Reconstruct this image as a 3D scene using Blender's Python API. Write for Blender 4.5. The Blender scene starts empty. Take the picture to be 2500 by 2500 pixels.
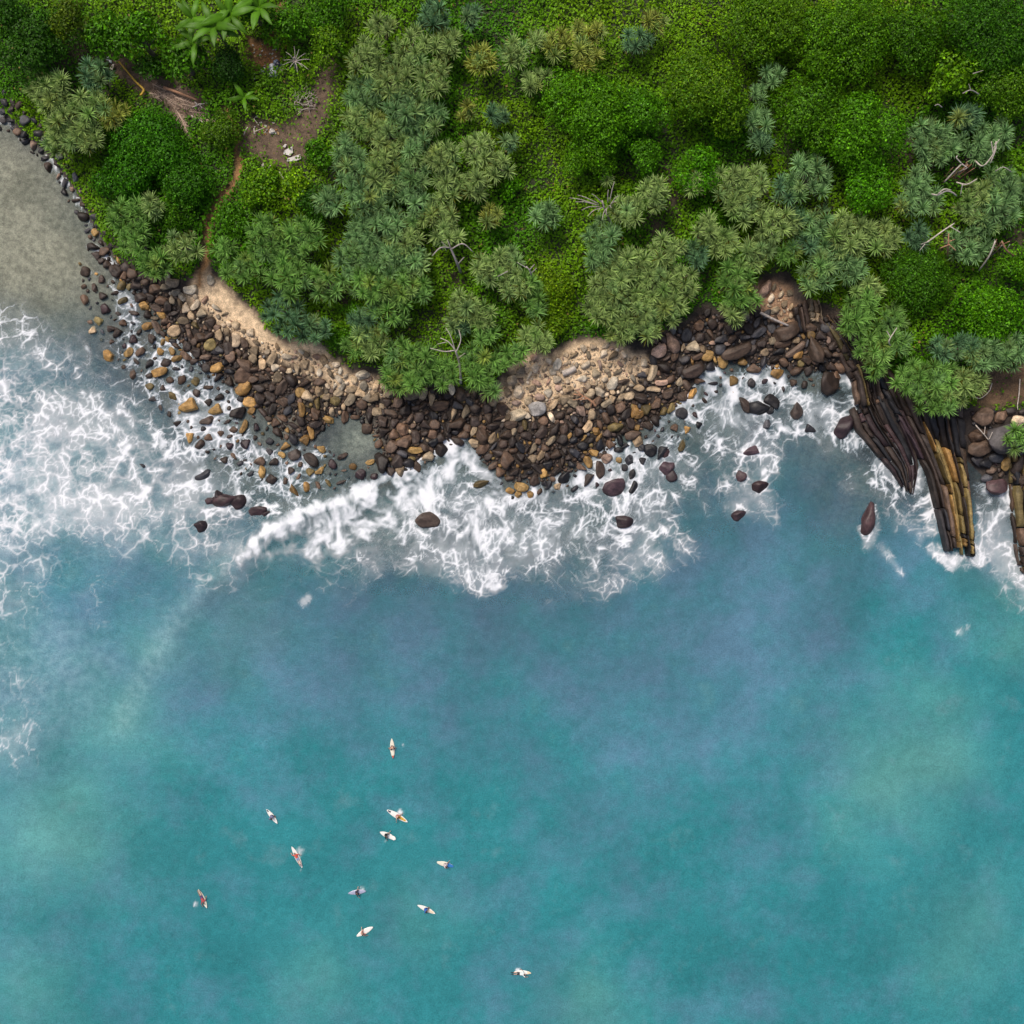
import bpy, bmesh, math, random
import numpy as np
from mathutils import Vector, Matrix, Euler

rng = np.random.default_rng(11)
random.seed(11)
R = math.radians
scene = bpy.context.scene
col = scene.collection

# ------------------------------------------------------------------ camera
CAM_H = 125.0                     # drone height above the sea, metres
PXM = 20.0                        # photo pixels per metre at sea level (2500 px photo)
cam = bpy.data.cameras.new('camera')
cam.angle = 2 * math.atan(62.5 / CAM_H)
cam.clip_start = 0.5
cam.clip_end = 3000
cam_o = bpy.data.objects.new('camera', cam)
cam_o.location = (0, 0, CAM_H)
col.objects.link(cam_o)
scene.camera = cam_o

# ------------------------------------------------------------------ sky, sun, exposure
SUN_EL, SUN_AZ = R(58), R(325)
world = bpy.data.worlds.new('World')
scene.world = world
world.use_nodes = True
wn = world.node_tree
bg = wn.nodes['Background']
sky = wn.nodes.new('ShaderNodeTexSky')
sky.sky_type = 'NISHITA'
sky.sun_disc = False
sky.sun_elevation = SUN_EL
sky.sun_rotation = SUN_AZ
sky.air_density = 1.0
sky.dust_density = 5.0
sky.ozone_density = 0.6
wn.links.new(sky.outputs[0], bg.inputs[0])
bg.inputs[1].default_value = 0.075
sun = bpy.data.lights.new('sun', 'SUN')
sun.energy = 1.5
sun.angle = R(16)
sun.color = (1.0, 0.93, 0.84)
sun_o = bpy.data.objects.new('sun', sun)
d = Vector((math.sin(SUN_AZ) * math.cos(SUN_EL), math.cos(SUN_AZ) * math.cos(SUN_EL), math.sin(SUN_EL)))
sun_o.rotation_euler = (-d).to_track_quat('-Z', 'Y').to_euler()
sun_o.location = d * 200
col.objects.link(sun_o)
vs = scene.view_settings
vs.view_transform = 'Standard'
vs.look = 'None'
vs.gamma = 1.0
vs.exposure = 0.62
scene.cycles.use_denoising = True
scene.cycles.max_bounces = 5
scene.cycles.transparent_max_bounces = 8
scene.cycles.diffuse_bounces = 2

# ------------------------------------------------------------------ helpers
def W(px, py, z=0.0):
    f = (CAM_H - z) / CAM_H
    return Vector(((px - 1250) / PXM * f, (1250 - py) / PXM * f, z))

def PX(x, y, z=0.0):
    f = (CAM_H - z) / CAM_H
    return x * PXM / f + 1250, 1250 - y * PXM / f

def obj(name, me, mat=None, parent=None, loc=None, rot=None, scale=None):
    o = bpy.data.objects.new(name, me)
    col.objects.link(o)
    if mat is not None and me is not None and len(me.materials) == 0:
        me.materials.append(mat)
    if parent is not None: o.parent = parent
    if loc is not None: o.location = loc
    if rot is not None: o.rotation_euler = rot
    if scale is not None: o.scale = scale
    return o

def tag(o, label, cat=None, group=None, kind=None):
    o['label'] = label
    if cat:
        o['category'] = cat
        o['kind'] = 'thing'
    if group: o['group'] = group
    if kind: o['kind'] = kind
    return o

def empty(name, loc):
    o = bpy.data.objects.new(name, None)
    o.empty_display_size = 0.3
    o.location = loc
    col.objects.link(o)
    return o

def mesh_np(name, V, F, colors=None, smooth=False, attr='Col'):
    """V (n,3); F (m,k) all the same k; colors (n,3|4) per point"""
    V = np.asarray(V, dtype=np.float32); F = np.asarray(F, dtype=np.int32)
    me = bpy.data.meshes.new(name)
    me.vertices.add(len(V)); me.vertices.foreach_set('co', V.ravel())
    k = F.shape[1]
    me.loops.add(F.size); me.loops.foreach_set('vertex_index', F.ravel())
    me.polygons.add(len(F))
    me.polygons.foreach_set('loop_start', np.arange(0, F.size, k, dtype=np.int32))
    if smooth: me.polygons.foreach_set('use_smooth', np.ones(len(F), dtype=bool))
    me.update(calc_edges=True)
    if colors is not None: add_col(me, colors, attr)
    return me

def add_col(me, colors, attr='Col'):
    c = np.asarray(colors, dtype=np.float32)
    if c.shape[1] == 3: c = np.hstack([c, np.ones((len(c), 1), np.float32)])
    a = me.color_attributes.new(attr, 'FLOAT_COLOR', 'POINT')
    a.data.foreach_set('color', c.ravel())

def smooth01(t):
    t = np.clip(t, 0, 1); return t * t * (3 - 2 * t)

_tab = rng.random((256, 256))
def vnoise(x, y):
    xi = np.floor(x).astype(int); yi = np.floor(y).astype(int)
    fx = smooth01(x - xi); fy = smooth01(y - yi)
    a = _tab[xi & 255, yi & 255]; b = _tab[(xi + 1) & 255, yi & 255]
    c = _tab[xi & 255, (yi + 1) & 255]; d_ = _tab[(xi + 1) & 255, (yi + 1) & 255]
    return (a * (1 - fx) + b * fx) * (1 - fy) + (c * (1 - fx) + d_ * fx) * fy

def fbm(x, y, size, octv=4, off=0.0):
    s = 0; a = 1; t = 0; f = 1 / size
    for k in range(octv):
        s = s + a * vnoise(x * f + 17.3 * k + off, y * f + 9.7 * k - off); t += a
        a *= 0.5; f *= 2.03
    return s / t

def seg_dist(P, pts, closed=False):
    pts = np.asarray(pts, float)
    A = pts; B = np.roll(pts, -1, 0)
    if not closed: A, B = pts[:-1], pts[1:]
    best = np.full(len(P), 1e9)
    for a, b in zip(A, B):
        ab = b - a; L = (ab * ab).sum() + 1e-9
        t = np.clip(((P - a) @ ab) / L, 0, 1)
        q = P - (a + t[:, None] * ab)
        best = np.minimum(best, (q * q).sum(1))
    return np.sqrt(best)

def inside(P, poly):
    poly = np.asarray(poly, float); n = len(poly)
    r = np.zeros(len(P), bool); x, y = P[:, 0], P[:, 1]
    j = n - 1
    for i in range(n):
        xi, yi = poly[i]; xj, yj = poly[j]
        if yi != yj:
            c = ((yi > y) != (yj > y)) & (x < (xj - xi) * (y - yi) / (yj - yi) + xi)
            r ^= c
        j = i
    return r

def poly_field(P, poly, soft):
    """1 inside, fading to 0 over soft (both sides), photo pixels"""
    dd = seg_dist(P, poly, True); s = np.where(inside(P, poly), dd, -dd)
    return smooth01(0.5 + s / (2 * soft))

def line_field(P, pts, w):
    dd = seg_dist(P, pts); return np.exp(-(dd / w) ** 2)

def blob_field(P, blobs):
    r = np.zeros(len(P))
    for (x, y, rad, s) in blobs:
        r = np.maximum(r, s * np.exp(-(((P[:, 0] - x) ** 2 + (P[:, 1] - y) ** 2) / rad ** 2)))
    return r

def catmull(pts, n):
    pts = [Vector(p) for p in pts]
    if len(pts) < 3:
        return [pts[0].lerp(pts[-1], i / n) for i in range(n + 1)]
    P = [pts[0] * 2 - pts[1]] + pts + [pts[-1] * 2 - pts[-2]]
    out = []
    m = len(pts) - 1
    for i in range(n + 1):
        u = i / n * m; k = min(int(u), m - 1); t = u - k
        a, b, c, e = P[k], P[k + 1], P[k + 2], P[k + 3]
        out.append(0.5 * ((2 * b) + (c - a) * t + (2 * a - 5 * b + 4 * c - e) * t * t + (3 * b - a - 3 * c + e) * t ** 3))
    return out

def tube_arrays(path, radii, sides=6, base=0):
    """tapered tube with closed ends -> verts, quads (ends as fans of degenerate-free quads)"""
    V = []; F = []
    n = len(path)
    up = Vector((0.31, 0.17, 0.94)).normalized()
    for i, p in enumerate(path):
        t = (path[min(i + 1, n - 1)] - path[max(i - 1, 0)])
        t = t.normalized() if t.length > 1e-6 else Vector((0, 0, 1))
        a = t.cross(up)
        if a.length < 0.05: a = t.cross(Vector((1, 0, 0)))
        a.normalize(); b = t.cross(a)
        for s in range(sides):
            an = 2 * math.pi * s / sides
            V.append(p + (a * math.cos(an) + b * math.sin(an)) * radii[i])
    for i in range(n - 1):
        for s in range(sides):
            F.append([base + i * sides + s, base + i * sides + (s + 1) % sides,
                      base + (i + 1) * sides + (s + 1) % sides, base + (i + 1) * sides + s])
    c0 = base + len(V); V.append(path[0]); c1 = c0 + 1; V.append(path[-1])
    for s in range(0, sides, 2):
        F.append([base + s, c0, base + (s + 2) % sides, base + (s + 1) % sides])
        e = base + (n - 1) * sides
        F.append([e + s, e + (s + 1) % sides, e + (s + 2) % sides, c1])
    return V, F

def tubes_mesh(name, tubes, sides=6):
    V = []; F = []
    for path, radii in tubes:
        v, f = tube_arrays(path, radii, sides, len(V)); V += v; F += f
    return mesh_np(name, [tuple(v) for v in V], F, smooth=True)

ORD = ['leftmost', 'second from the left', 'third from the left', 'fourth from the left', 'fifth from the left', 'sixth from the left',
       'seventh from the left', 'eighth from the left', 'ninth from the left', 'tenth from the left', 'eleventh from the left',
       'twelfth from the left', 'thirteenth from the left', 'fourteenth from the left', 'fifteenth from the left', 'sixteenth from the left',
       'seventeenth from the left', 'eighteenth from the left', 'nineteenth from the left', 'twentieth from the left']

# ------------------------------------------------------------------ materials
class NT:
    def __init__(s, name):
        s.m = bpy.data.materials.new(name); s.m.use_nodes = True
        s.t = s.m.node_tree; s.n = s.t.nodes; s.p = s.n['Principled BSDF']; s.out = s.n['Material Output']
    def add(s, typ, ins=None, **kw):
        nd = s.n.new(typ)
        for k, v in kw.items(): setattr(nd, k, v)
        if ins:
            for k, v in ins.items():
                if hasattr(v, 'is_output') or isinstance(v, bpy.types.NodeSocket): s.t.links.new(v, nd.inputs[k])
                else: nd.inputs[k].default_value = v
        return nd
    def link(s, a, b): s.t.links.new(a, b)
    def math(s, op, a, b=None, c=None, clamp=False):
        nd = s.n.new('ShaderNodeMath'); nd.operation = op; nd.use_clamp = clamp
        for i, v in enumerate((a, b, c)):
            if v is None: continue
            if isinstance(v, bpy.types.NodeSocket): s.t.links.new(v, nd.inputs[i])
            else: nd.inputs[i].default_value = v
        return nd.outputs[0]
    def mix(s, f, a, b, blend='MIX'):
        nd = s.n.new('ShaderNodeMix'); nd.data_type = 'RGBA'; nd.blend_type = blend; nd.clamp_factor = True
        for i, v in ((0, f), (6, a), (7, b)):
            if isinstance(v, bpy.types.NodeSocket): s.t.links.new(v, nd.inputs[i])
            else: nd.inputs[i].default_value = v if i == 0 else (*v, 1)
        return nd.outputs[2]
    def mapr(s, v, a, b, c=0.0, d_=1.0, smooth=True):
        nd = s.n.new('ShaderNodeMapRange'); nd.interpolation_type = 'SMOOTHSTEP' if smooth else 'LINEAR'
        for i, q in enumerate((v, a, b, c, d_)):
            if isinstance(q, bpy.types.NodeSocket): s.t.links.new(q, nd.inputs[i])
            else: nd.inputs[i].default_value = q
        return nd.outputs[0]
    def noise(s, vec, scale, detail=3.0, rough=0.55, dist=0.0):
        nd = s.n.new('ShaderNodeTexNoise'); nd.inputs['Scale'].default_value = scale
        nd.inputs['Detail'].default_value = detail; nd.inputs['Roughness'].default_value = rough
        nd.inputs['Distortion'].default_value = dist
        if vec is not None: s.t.links.new(vec, nd.inputs['Vector'])
        return nd
    def bump(s, h, strength, dist):
        nd = s.n.new('ShaderNodeBump'); nd.inputs['Strength'].default_value = strength; nd.inputs['Distance'].default_value = dist
        s.t.links.new(h, nd.inputs['Height']); s.t.links.new(nd.outputs[0], s.p.inputs['Normal']); return nd

def plain(name, c, rough=0.6, var=0.12, scale=6.0, bump=0.0):
    t = NT(name)
    tc = t.add('ShaderNodeTexCoord')
    nz = t.noise(tc.outputs['Object'], scale, 4)
    f = t.mapr(nz.outputs[0], 0.3, 0.7)
    a = tuple(max(0, x * (1 - var)) for x in c); b = tuple(min(1, x * (1 + var)) for x in c)
    t.link(t.mix(f, a, b), t.p.inputs['Base Color'])
    t.p.inputs['Roughness'].default_value = rough
    if bump: t.bump(nz.outputs[0], 0.5, bump)
    return t.m

def mat_leaf(name, source='attr', gain=1.0, transl=0.25, rough=0.5):
    """leaf colour: per-leaf attribute, tinted by the object's own colour"""
    t = NT(name)
    at = t.add('ShaderNodeAttribute', attribute_name='Col')
    c = at.outputs['Color']
    if source == 'object':
        oi = t.add('ShaderNodeObjectInfo')
        c = t.mix(1.0, c, oi.outputs['Color'], 'MULTIPLY')
    t.link(c, t.p.inputs['Base Color'])
    t.p.inputs['Roughness'].default_value = rough
    t.p.inputs['Specular IOR Level'].default_value = 0.18
    tr = t.add('ShaderNodeBsdfTranslucent', {'Color': c})
    mx = t.add('ShaderNodeMixShader', {0: transl, 1: t.p.outputs[0], 2: tr.outputs[0]})
    t.link(mx.outputs[0], t.out.inputs[0])
    return t.m

def mat_rock(name, source):
    t = NT(name)
    if source == 'object':
        oi = t.add('ShaderNodeObjectInfo'); c = oi.outputs['Color']; al = oi.outputs['Alpha']
        tc = t.add('ShaderNodeTexCoord'); vec = tc.outputs['Object']
        off = t.add('ShaderNodeVectorMath', {0: vec, 1: oi.outputs['Location']}, operation='ADD'); vec = off.outputs[0]
    else:
        at = t.add('ShaderNodeAttribute', attribute_name='Col'); c = at.outputs['Color']; al = at.outputs['Alpha']
        g = t.add('ShaderNodeNewGeometry'); vec = g.outputs['Position']
    n1 = t.noise(vec, 1.1, 5, 0.6); n2 = t.noise(vec, 5.0, 4, 0.65)
    f = t.mapr(n1.outputs[0], 0.32, 0.7, 0.62, 1.35)
    f2 = t.mapr(n2.outputs[0], 0.3, 0.7, 0.75, 1.22)
    g_ = t.math('MULTIPLY', f, f2)
    cc = t.add('ShaderNodeVectorMath', {0: c}, operation='SCALE'); t.link(g_, cc.inputs['Scale'])
    # lichen / bleached flecks
    n3 = t.noise(vec, 2.3, 6, 0.7)
    fl = t.mapr(n3.outputs[0], 0.6, 0.75, 0.0, 0.3)
    c2 = t.mix(t.math('MULTIPLY', fl, 0.6), cc.outputs[0], (0.30, 0.25, 0.19))
    t.link(c2, t.p.inputs['Base Color'])
    t.link(t.mapr(al, 0, 1, 0.85, 0.38, False), t.p.inputs['Roughness'])
    t.p.inputs['Specular IOR Level'].default_value = 0.4
    hb = t.math('ADD', n1.outputs[0], t.math('MULTIPLY', n2.outputs[0], 0.35))
    t.bump(hb, 0.7, 0.12)
    return t.m

M = {}
M['rock'] = mat_rock('rock', 'object')
M['rock_attr'] = mat_rock('rock_attr', 'attr')
M['leaf'] = mat_leaf('leaf', 'attr')
M['rosette'] = mat_leaf('rosette', 'object', transl=0.18, rough=0.42)
M['crown'] = mat_leaf('crown', 'object', transl=0.22)
M['bark'] = plain('bark', (0.16, 0.125, 0.095), 0.85, 0.35, 9, 0.03)
M['pale_wood'] = plain('pale_wood', (0.52, 0.45, 0.39), 0.8, 0.25, 7, 0.02)
M['grey_wood'] = plain('grey_wood', (0.38, 0.33, 0.30), 0.85, 0.3, 7, 0.02)
M['red_wood'] = plain('red_wood', (0.36, 0.19, 0.11), 0.8, 0.3, 7, 0.02)
M['dark_wood'] = plain('dark_wood', (0.09, 0.065, 0.055), 0.85, 0.3, 7, 0.02)

# ------------------------------------------------------------------ coast contours (photo pixels)
VEG = [(-900, -700), (-300, 40), (-80, 165), (0, 245), (60, 303), (115, 356), (170, 430), (218, 500), (250, 560), (290, 622), (332, 670), (385, 680),
       (430, 690), (470, 690), (500, 645), (555, 715), (615, 760), (640, 810), (700, 835), (770, 835), (800, 880), (850, 905), (930, 905),
       (950, 930), (1000, 950), (1090, 945), (1150, 962), (1200, 965), (1232, 920), (1290, 850), (1340, 865), (1420, 830), (1480, 835),
       (1560, 840), (1610, 820), (1680, 790), (1720, 750), (1790, 780), (1850, 720), (1870, 680), (1920, 670), (1965, 735), (2040, 760),
       (2070, 830), (2095, 900), (2150, 930), (2200, 1000), (2290, 1010), (2380, 1000), (2450, 1010), (2560, 1010), (2700, 1060), (3200, 1300), (4200, 1500)]
SEA = [(-1000, -600), (-350, 120), (-120, 220), (0, 265), (60, 330), (130, 385), (190, 470), (235, 560), (295, 650), (350, 715), (400, 790),
       (455, 840), (520, 900), (590, 945), (650, 1000), (700, 1060), (770, 1060), (810, 1010), (880, 1010), (930, 1080), (950, 1140), (1010, 1140), (1085, 1080),
       (1140, 1055), (1180, 1115), (1250, 1165), (1350, 1160), (1430, 1125), (1520, 1060), (1600, 1020), (1680, 960), (1720, 900), (1780, 880),
       (1870, 888), (1990, 905), (2060, 890), (2090, 940), (2105, 1000), (2160, 1050), (2215, 1080), (2255, 1095), (2300, 1100), (2360, 1120), (2390, 1150),
       (2410, 1175), (2450, 1175), (2475, 1190), (2510, 1250), (2560, 1350), (2700, 1480), (3200, 1650), (4200, 1900)]
BIG = [(4200, -6000), (-6000, -6000), (-6000, -700)]
LAND_V = VEG + BIG
LAND_S = SEA + [(4200, -6000), (-6000, -6000), (-6000, -600)]
SAND = [[(440, 730), (478, 668), (505, 648), (560, 718), (618, 762), (648, 815), (700, 838), (772, 838), (805, 882), (855, 908), (950, 935), (930, 962),
         (830, 955), (740, 905), (660, 872), (590, 825), (530, 785), (475, 745)],
        [(1205, 970), (1240, 918), (1296, 852), (1345, 868), (1420, 832), (1500, 838), (1560, 862), (1600, 890), (1560, 925), (1500, 935), (1400, 955),
         (1350, 990), (1290, 1000), (1240, 1020)],
        [(1835, 700), (1880, 685), (1925, 700), (1950, 750), (1930, 790), (1890, 785), (1850, 745)]]
PATH = [(705, 20), (690, 60), (672, 110)]
PATH2 = [(560, 285), (580, 320), (590, 360), (590, 410), (575, 460), (540, 500), (518, 545), (505, 590), (498, 640), (490, 690)]
CLEAR = [(595, 310), (640, 300), (700, 320), (730, 300), (770, 250), (800, 170), (840, 150), (835, 230), (815, 300), (790, 350), (765, 400), (700, 425), (650, 405), (600, 385)]
LOGDIRT = [(250, 140), (300, 140), (350, 175), (420, 205), (515, 250), (505, 300), (440, 302), (390, 250), (340, 235), (285, 185)]
TRASH = [(615, 110), (650, 120), (695, 150), (705, 190), (660, 200), (630, 180)]
DIRT_R = [(2385, 905), (2420, 885), (2520, 870), (2600, 990), (2400, 992), (2372, 975)]
GAPS = [(1640, 500, 30, 1), (1600, 560, 35, 1), (2240, 420, 40, 1), (2460, 600, 45, 1), (2200, 400, 30, .8), (830, 860, 25, 1), (845, 740, 18, 1),
        (1930, 560, 22, 1), (1110, 690, 30, .8), (2080, 700, 0.1, 1), (2330, 430, 40, 1), (2300, 600, 35, 1), (1620, 420, 14, 1), (1632, 450, 14, 1),
        (210, 140, 60, .8), (165, 170, 40, .8), (2150, 910, 25, 1), (2060, 790, 25, 1), (590, 160, 25, .5)]

def terrain_fields(x, y):
    """x,y world -> height and masks. Contours are taken at their own level, so parallax stays small."""
    f = 1.016
    P = np.stack([x * PXM * f + 1250, 1250 - y * PXM * f], 1)
    Ps = np.stack([x * PXM + 1250, 1250 - y * PXM], 1)
    dv = seg_dist(P, LAND_V, True) / PXM; dv = np.where(inside(P, LAND_V), dv, -dv)
    ds = seg_dist(Ps, LAND_S, True) / PXM; ds = np.where(inside(Ps, LAND_S), ds, -ds)
    n1 = fbm(x, y, 9.0, 4); n2 = fbm(x, y, 2.5, 3, 5.0)
    beach = ds / (ds + np.maximum(-dv, 0) + 1e-6)
    zb = 0.02 + 1.75 * np.clip(beach, 0, 1) ** 0.8
    zi = 1.77 + 5.0 * (1 - np.exp(-np.maximum(dv, 0) / 32.0)) + (n1 - 0.5) * 1.2 * np.clip(dv / 4, 0, 1)
    depth = 0.045 * np.maximum(-ds, 0) + 0.0016 * np.maximum(-ds, 0) ** 2
    depth = 5.5 * (1 - np.exp(-depth / 5.5))
    depth = depth * (0.75 + 0.6 * n1)
    # flat stony shallows at the left, sandy bay in the far left corner
    shelf = poly_field(Ps, [(200, 700), (420, 760), (600, 960), (900, 1040), (960, 1160), (900, 1190), (700, 1260), (480, 1130), (330, 960), (180, 800)], 60)
    bay = poly_field(Ps, [(-600, 150), (0, 300), (120, 400), (230, 600), (260, 720), (120, 800), (-600, 850)], 90)
    steep = smooth01((Ps[:, 0] - 2050) / 250) * smooth01((Ps[:, 1] - 1180) / 160)
    depth = depth * (1 - 0.55 * shelf) * (1 - 0.6 * bay) * (1 + 1.6 * steep) + 0.5 * steep * np.clip(-ds / 3, 0, 1)
    zs = -0.02 - depth + (n2 - 0.5) * 0.12
    z = np.where(dv > 0, zi, np.where(ds > 0, zb, zs))
    z = z + (n2 - 0.5) * 0.16 * (ds > 0)
    return z, dv, ds, P, Ps, n1, n2, shelf, bay

def axis(lo, hi, step, far, k=26):
    inner = np.arange(lo, hi + step * 0.5, step)
    g = np.geomspace(step * 1.5, far, k)
    return np.concatenate([(lo - g)[::-1], inner, hi + g])

# ------------------------------------------------------------------ terrain
gx = axis(-72, 72, 0.4, 900); gy = axis(-70, 72, 0.4, 900)
X, Y = np.meshgrid(gx, gy, indexing='ij')
xf, yf = X.ravel(), Y.ravel()
z, dv, ds, P, Ps, n1, n2, shelf, bay = terrain_fields(xf, yf)
Zg = z.reshape(X.shape)

def interp(G, x, y):
    x = np.atleast_1d(np.asarray(x, float)); y = np.atleast_1d(np.asarray(y, float))
    i = np.clip(np.searchsorted(gx, x) - 1, 0, len(gx) - 2); j = np.clip(np.searchsorted(gy, y) - 1, 0, len(gy) - 2)
    u = np.clip((x - gx[i]) / (gx[i + 1] - gx[i]), 0, 1); v = np.clip((y - gy[j]) / (gy[j + 1] - gy[j]), 0, 1)
    return (G[i, j] * (1 - u) + G[i + 1, j] * u) * (1 - v) + (G[i, j + 1] * (1 - u) + G[i + 1, j + 1] * u) * v

def ground(x, y): return float(interp(Zg, x, y)[0])

def place(px, py, lift=0.0):
    """photo pixel -> world point lift metres above the terrain seen there"""
    zz = 1.0
    for _ in range(6):
        p = W(px, py, zz); zz = ground(p.x, p.y) + lift
    return W(px, py, zz)

P = P + np.stack([fbm(xf, yf, 1.6, 3, 51.0) - 0.5, fbm(xf, yf, 1.6, 3, 57.0) - 0.5], 1) * 36
sand = np.zeros(len(P))
for s_ in SAND[:2]: sand = np.maximum(sand, poly_field(P, s_, 14))
outcrop = poly_field(P, SAND[2], 14)
path = np.maximum(np.exp(-(seg_dist(P, PATH2) / 11) ** 2), 0.7 * np.exp(-(seg_dist(P, PATH) / 10) ** 2))
clear = poly_field(P, CLEAR, 22)
logd = poly_field(P, LOGDIRT, 16)
trash = poly_field(P, TRASH, 16)
dirt_r = poly_field(P, DIRT_R, 14)
gaps = blob_field(P, GAPS)

def lay(c, m, newc):
    return c * (1 - m[:, None]) + np.asarray(newc)[None, :] * m[:, None]
c = np.tile(np.array([[0.030, 0.040, 0.012]]), (len(P), 1))                # dark leaf litter
beachm = ((ds > -0.5) & (dv < 0.5)).astype(float)
c = lay(c, beachm, (0.040, 0.030, 0.024))
sea = smooth01(-ds / 2.0 + 0.3)
c = lay(c, sea, (0.090, 0.080, 0.078))                                      # stony sea bed
c = lay(c, bay * sea, (0.34, 0.315, 0.245))                                 # sandy bay
c = lay(c, bay * sea * smooth01((fbm(xf, yf, 4.0, 4, 13.0) - 0.42) * 4) * 0.65, (0.17, 0.165, 0.125))
reef = smooth01((fbm(xf, yf, 7.0, 4, 3.0) - 0.45) * 5)
c = lay(c, sea * (1 - bay) * (1 - reef) * 0.6, (0.17, 0.175, 0.15))
c = lay(c, sea * shelf * smooth01((n2 - 0.4) * 4) * 0.6, (0.16, 0.15, 0.13))
pool = blob_field(Ps, [(880, 1080, 45, 1), (530, 1030, 50, .6), (700, 1030, 30, .6), (560, 960, 30, .5)])
c = lay(c, pool, (0.30, 0.29, 0.24))
c = lay(c, sand, (0.66, 0.49, 0.315))
c = lay(c, outcrop, (0.33, 0.20, 0.12))
c = lay(c, path, (0.30, 0.155, 0.060))
c = lay(c, clear * 0.85, (0.150, 0.098, 0.066))
c = lay(c, logd * 0.9, (0.155, 0.100, 0.070))
c = lay(c, trash * 0.9, (0.26, 0.125, 0.050))
c = lay(c, dirt_r, (0.130, 0.078, 0.042))
c = lay(c, poly_field(P, [(2030, 800), (2090, 860), (2150, 950), (2340, 1000), (2390, 1010), (2400, 1180), (2380, 1370), (2300, 1370), (2200, 1200), (2060, 1060)], 14), (0.030, 0.022, 0.019))
c = lay(c, gaps * 0.7, (0.075, 0.050, 0.034))
nx, ny = len(gx), len(gy)
idx = np.arange(nx * ny).reshape(nx, ny)
Fq = np.stack([idx[:-1, :-1], idx[1:, :-1], idx[1:, 1:], idx[:-1, 1:]], -1).reshape(-1, 4)
me = mesh_np('terrain', np.stack([xf, yf, z], 1), Fq, c, smooth=True)
t = NT('terrain')
at = t.add('ShaderNodeAttribute', attribute_name='Col')
g = t.add('ShaderNodeNewGeometry')
na = t.noise(g.outputs['Position'], 1.3, 6, 0.65); nb = t.noise(g.outputs['Position'], 7.0, 4, 0.6)
fa = t.mapr(na.outputs[0], 0.3, 0.72, 0.62, 1.35); fb = t.mapr(nb.outputs[0], 0.3, 0.7, 0.75, 1.25)
sc = t.add('ShaderNodeVectorMath', {0: at.outputs['Color']}, operation='SCALE')
t.link(t.math('MULTIPLY', fa, fb), sc.inputs['Scale'])
t.link(sc.outputs[0], t.p.inputs['Base Color'])
t.p.inputs['Roughness'].default_value = 0.9
t.bump(t.math('ADD', na.outputs[0], t.math('MULTIPLY', nb.outputs[0], 0.3)), 0.8, 0.2)
ter = obj('ground', me, t.m)
tag(ter, 'headland ground running from bare sand and dirt down to the sea bed', kind='structure')

# ------------------------------------------------------------------ the sea
wx = axis(-64, 64, 0.14, 900, 30)
wy = np.concatenate([-66 - np.geomspace(0.8, 900, 24)[::-1], np.arange(-66, -58, 0.5), np.arange(-58, -31, 0.27), np.arange(-31, -12, 0.2), np.arange(-12, 28, 0.14), np.arange(28, 56, 0.4), 56 + np.geomspace(0.6, 900, 24)])
WX, WY = np.meshgrid(wx, wy, indexing='ij')
xw, yw = WX.ravel(), WY.ravel()
tz = interp(Zg, xw, yw)
Pw = np.stack([xw * PXM + 1250, 1250 - yw * PXM], 1)
inner = (np.abs(xw) < 70) & (np.abs(yw) < 70)
wob = np.stack([fbm(xw, yw, 5.0, 4, 1.0) - 0.5, fbm(xw, yw, 5.0, 4, 8.0) - 0.5], 1) * 130
Q = Pw + wob                                            # ragged edges for every painted zone
Q2 = Pw + wob * 0.3
CREST = [(590, 1365), (640, 1310), (700, 1270), (800, 1240), (900, 1205), (985, 1160), (1050, 1115), (1110, 1085)]
SWELL = [(300, 1760), (350, 1650), (420, 1540), (500, 1440), (590, 1365)]
lace = np.zeros(len(Q)); white = np.zeros(len(Q)); milk = np.zeros(len(Q))
def up(a, b): return np.maximum(a, b)
lace = up(lace, 0.78 * poly_field(Q, [(-300, 1010), (60, 880), (250, 880), (380, 1000), (470, 1090), (560, 1180), (640, 1270), (600, 1340), (420, 1330), (250, 1270), (120, 1310), (-300, 1330)], 110))
lace = up(lace, 0.58 * poly_field(Q, [(-200, 830), (150, 800), (330, 900), (420, 1050), (300, 1100), (-200, 1050)], 120))
lace = up(lace, 0.66 * poly_field(Q, [(230, 690), (330, 720), (470, 880), (640, 1060), (780, 1130), (880, 1190), (640, 1260), (450, 1100), (310, 900)], 50))
lace = up(lace, 0.5 * line_field(Q, [(520, 960), (600, 1040), (700, 1090), (790, 1110)], 34))
white = up(white, 0.30 * poly_field(Q, [(260, 740), (400, 860), (520, 980), (700, 1140), (800, 1190), (640, 1230), (470, 1090), (330, 930)], 50))
lace = up(lace, 0.60 * poly_field(Q, [(480, 1140), (700, 1180), (860, 1170), (760, 1240), (600, 1310), (450, 1270)], 40))
lace = up(lace, 0.30 * poly_field(Q, [(-200, 1330), (80, 1340), (300, 1420), (260, 1530), (-200, 1500)], 60))
lace = up(lace, 0.28 * poly_field(Q, [(-200, 1560), (60, 1580), (150, 1720), (90, 1850), (-200, 1850)], 60))
lace = up(lace, 0.42 * line_field(Q, [(480, 1370), (560, 1400)], 40))
lace = up(lace, 0.72 * poly_field(Q, [(720, 1370), (860, 1330), (980, 1250), (1060, 1130), (1140, 1090), (1230, 1180), (1350, 1180), (1560, 1080), (1700, 1000), (1690, 1130), (1690, 1320), (1500, 1400), (1330, 1390), (1180, 1430), (1050, 1370), (900, 1410)], 75))
lace = up(lace, 0.72 * poly_field(Q, [(1110, 1330), (1240, 1330), (1220, 1440), (1175, 1480), (1080, 1430)], 34))
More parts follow.
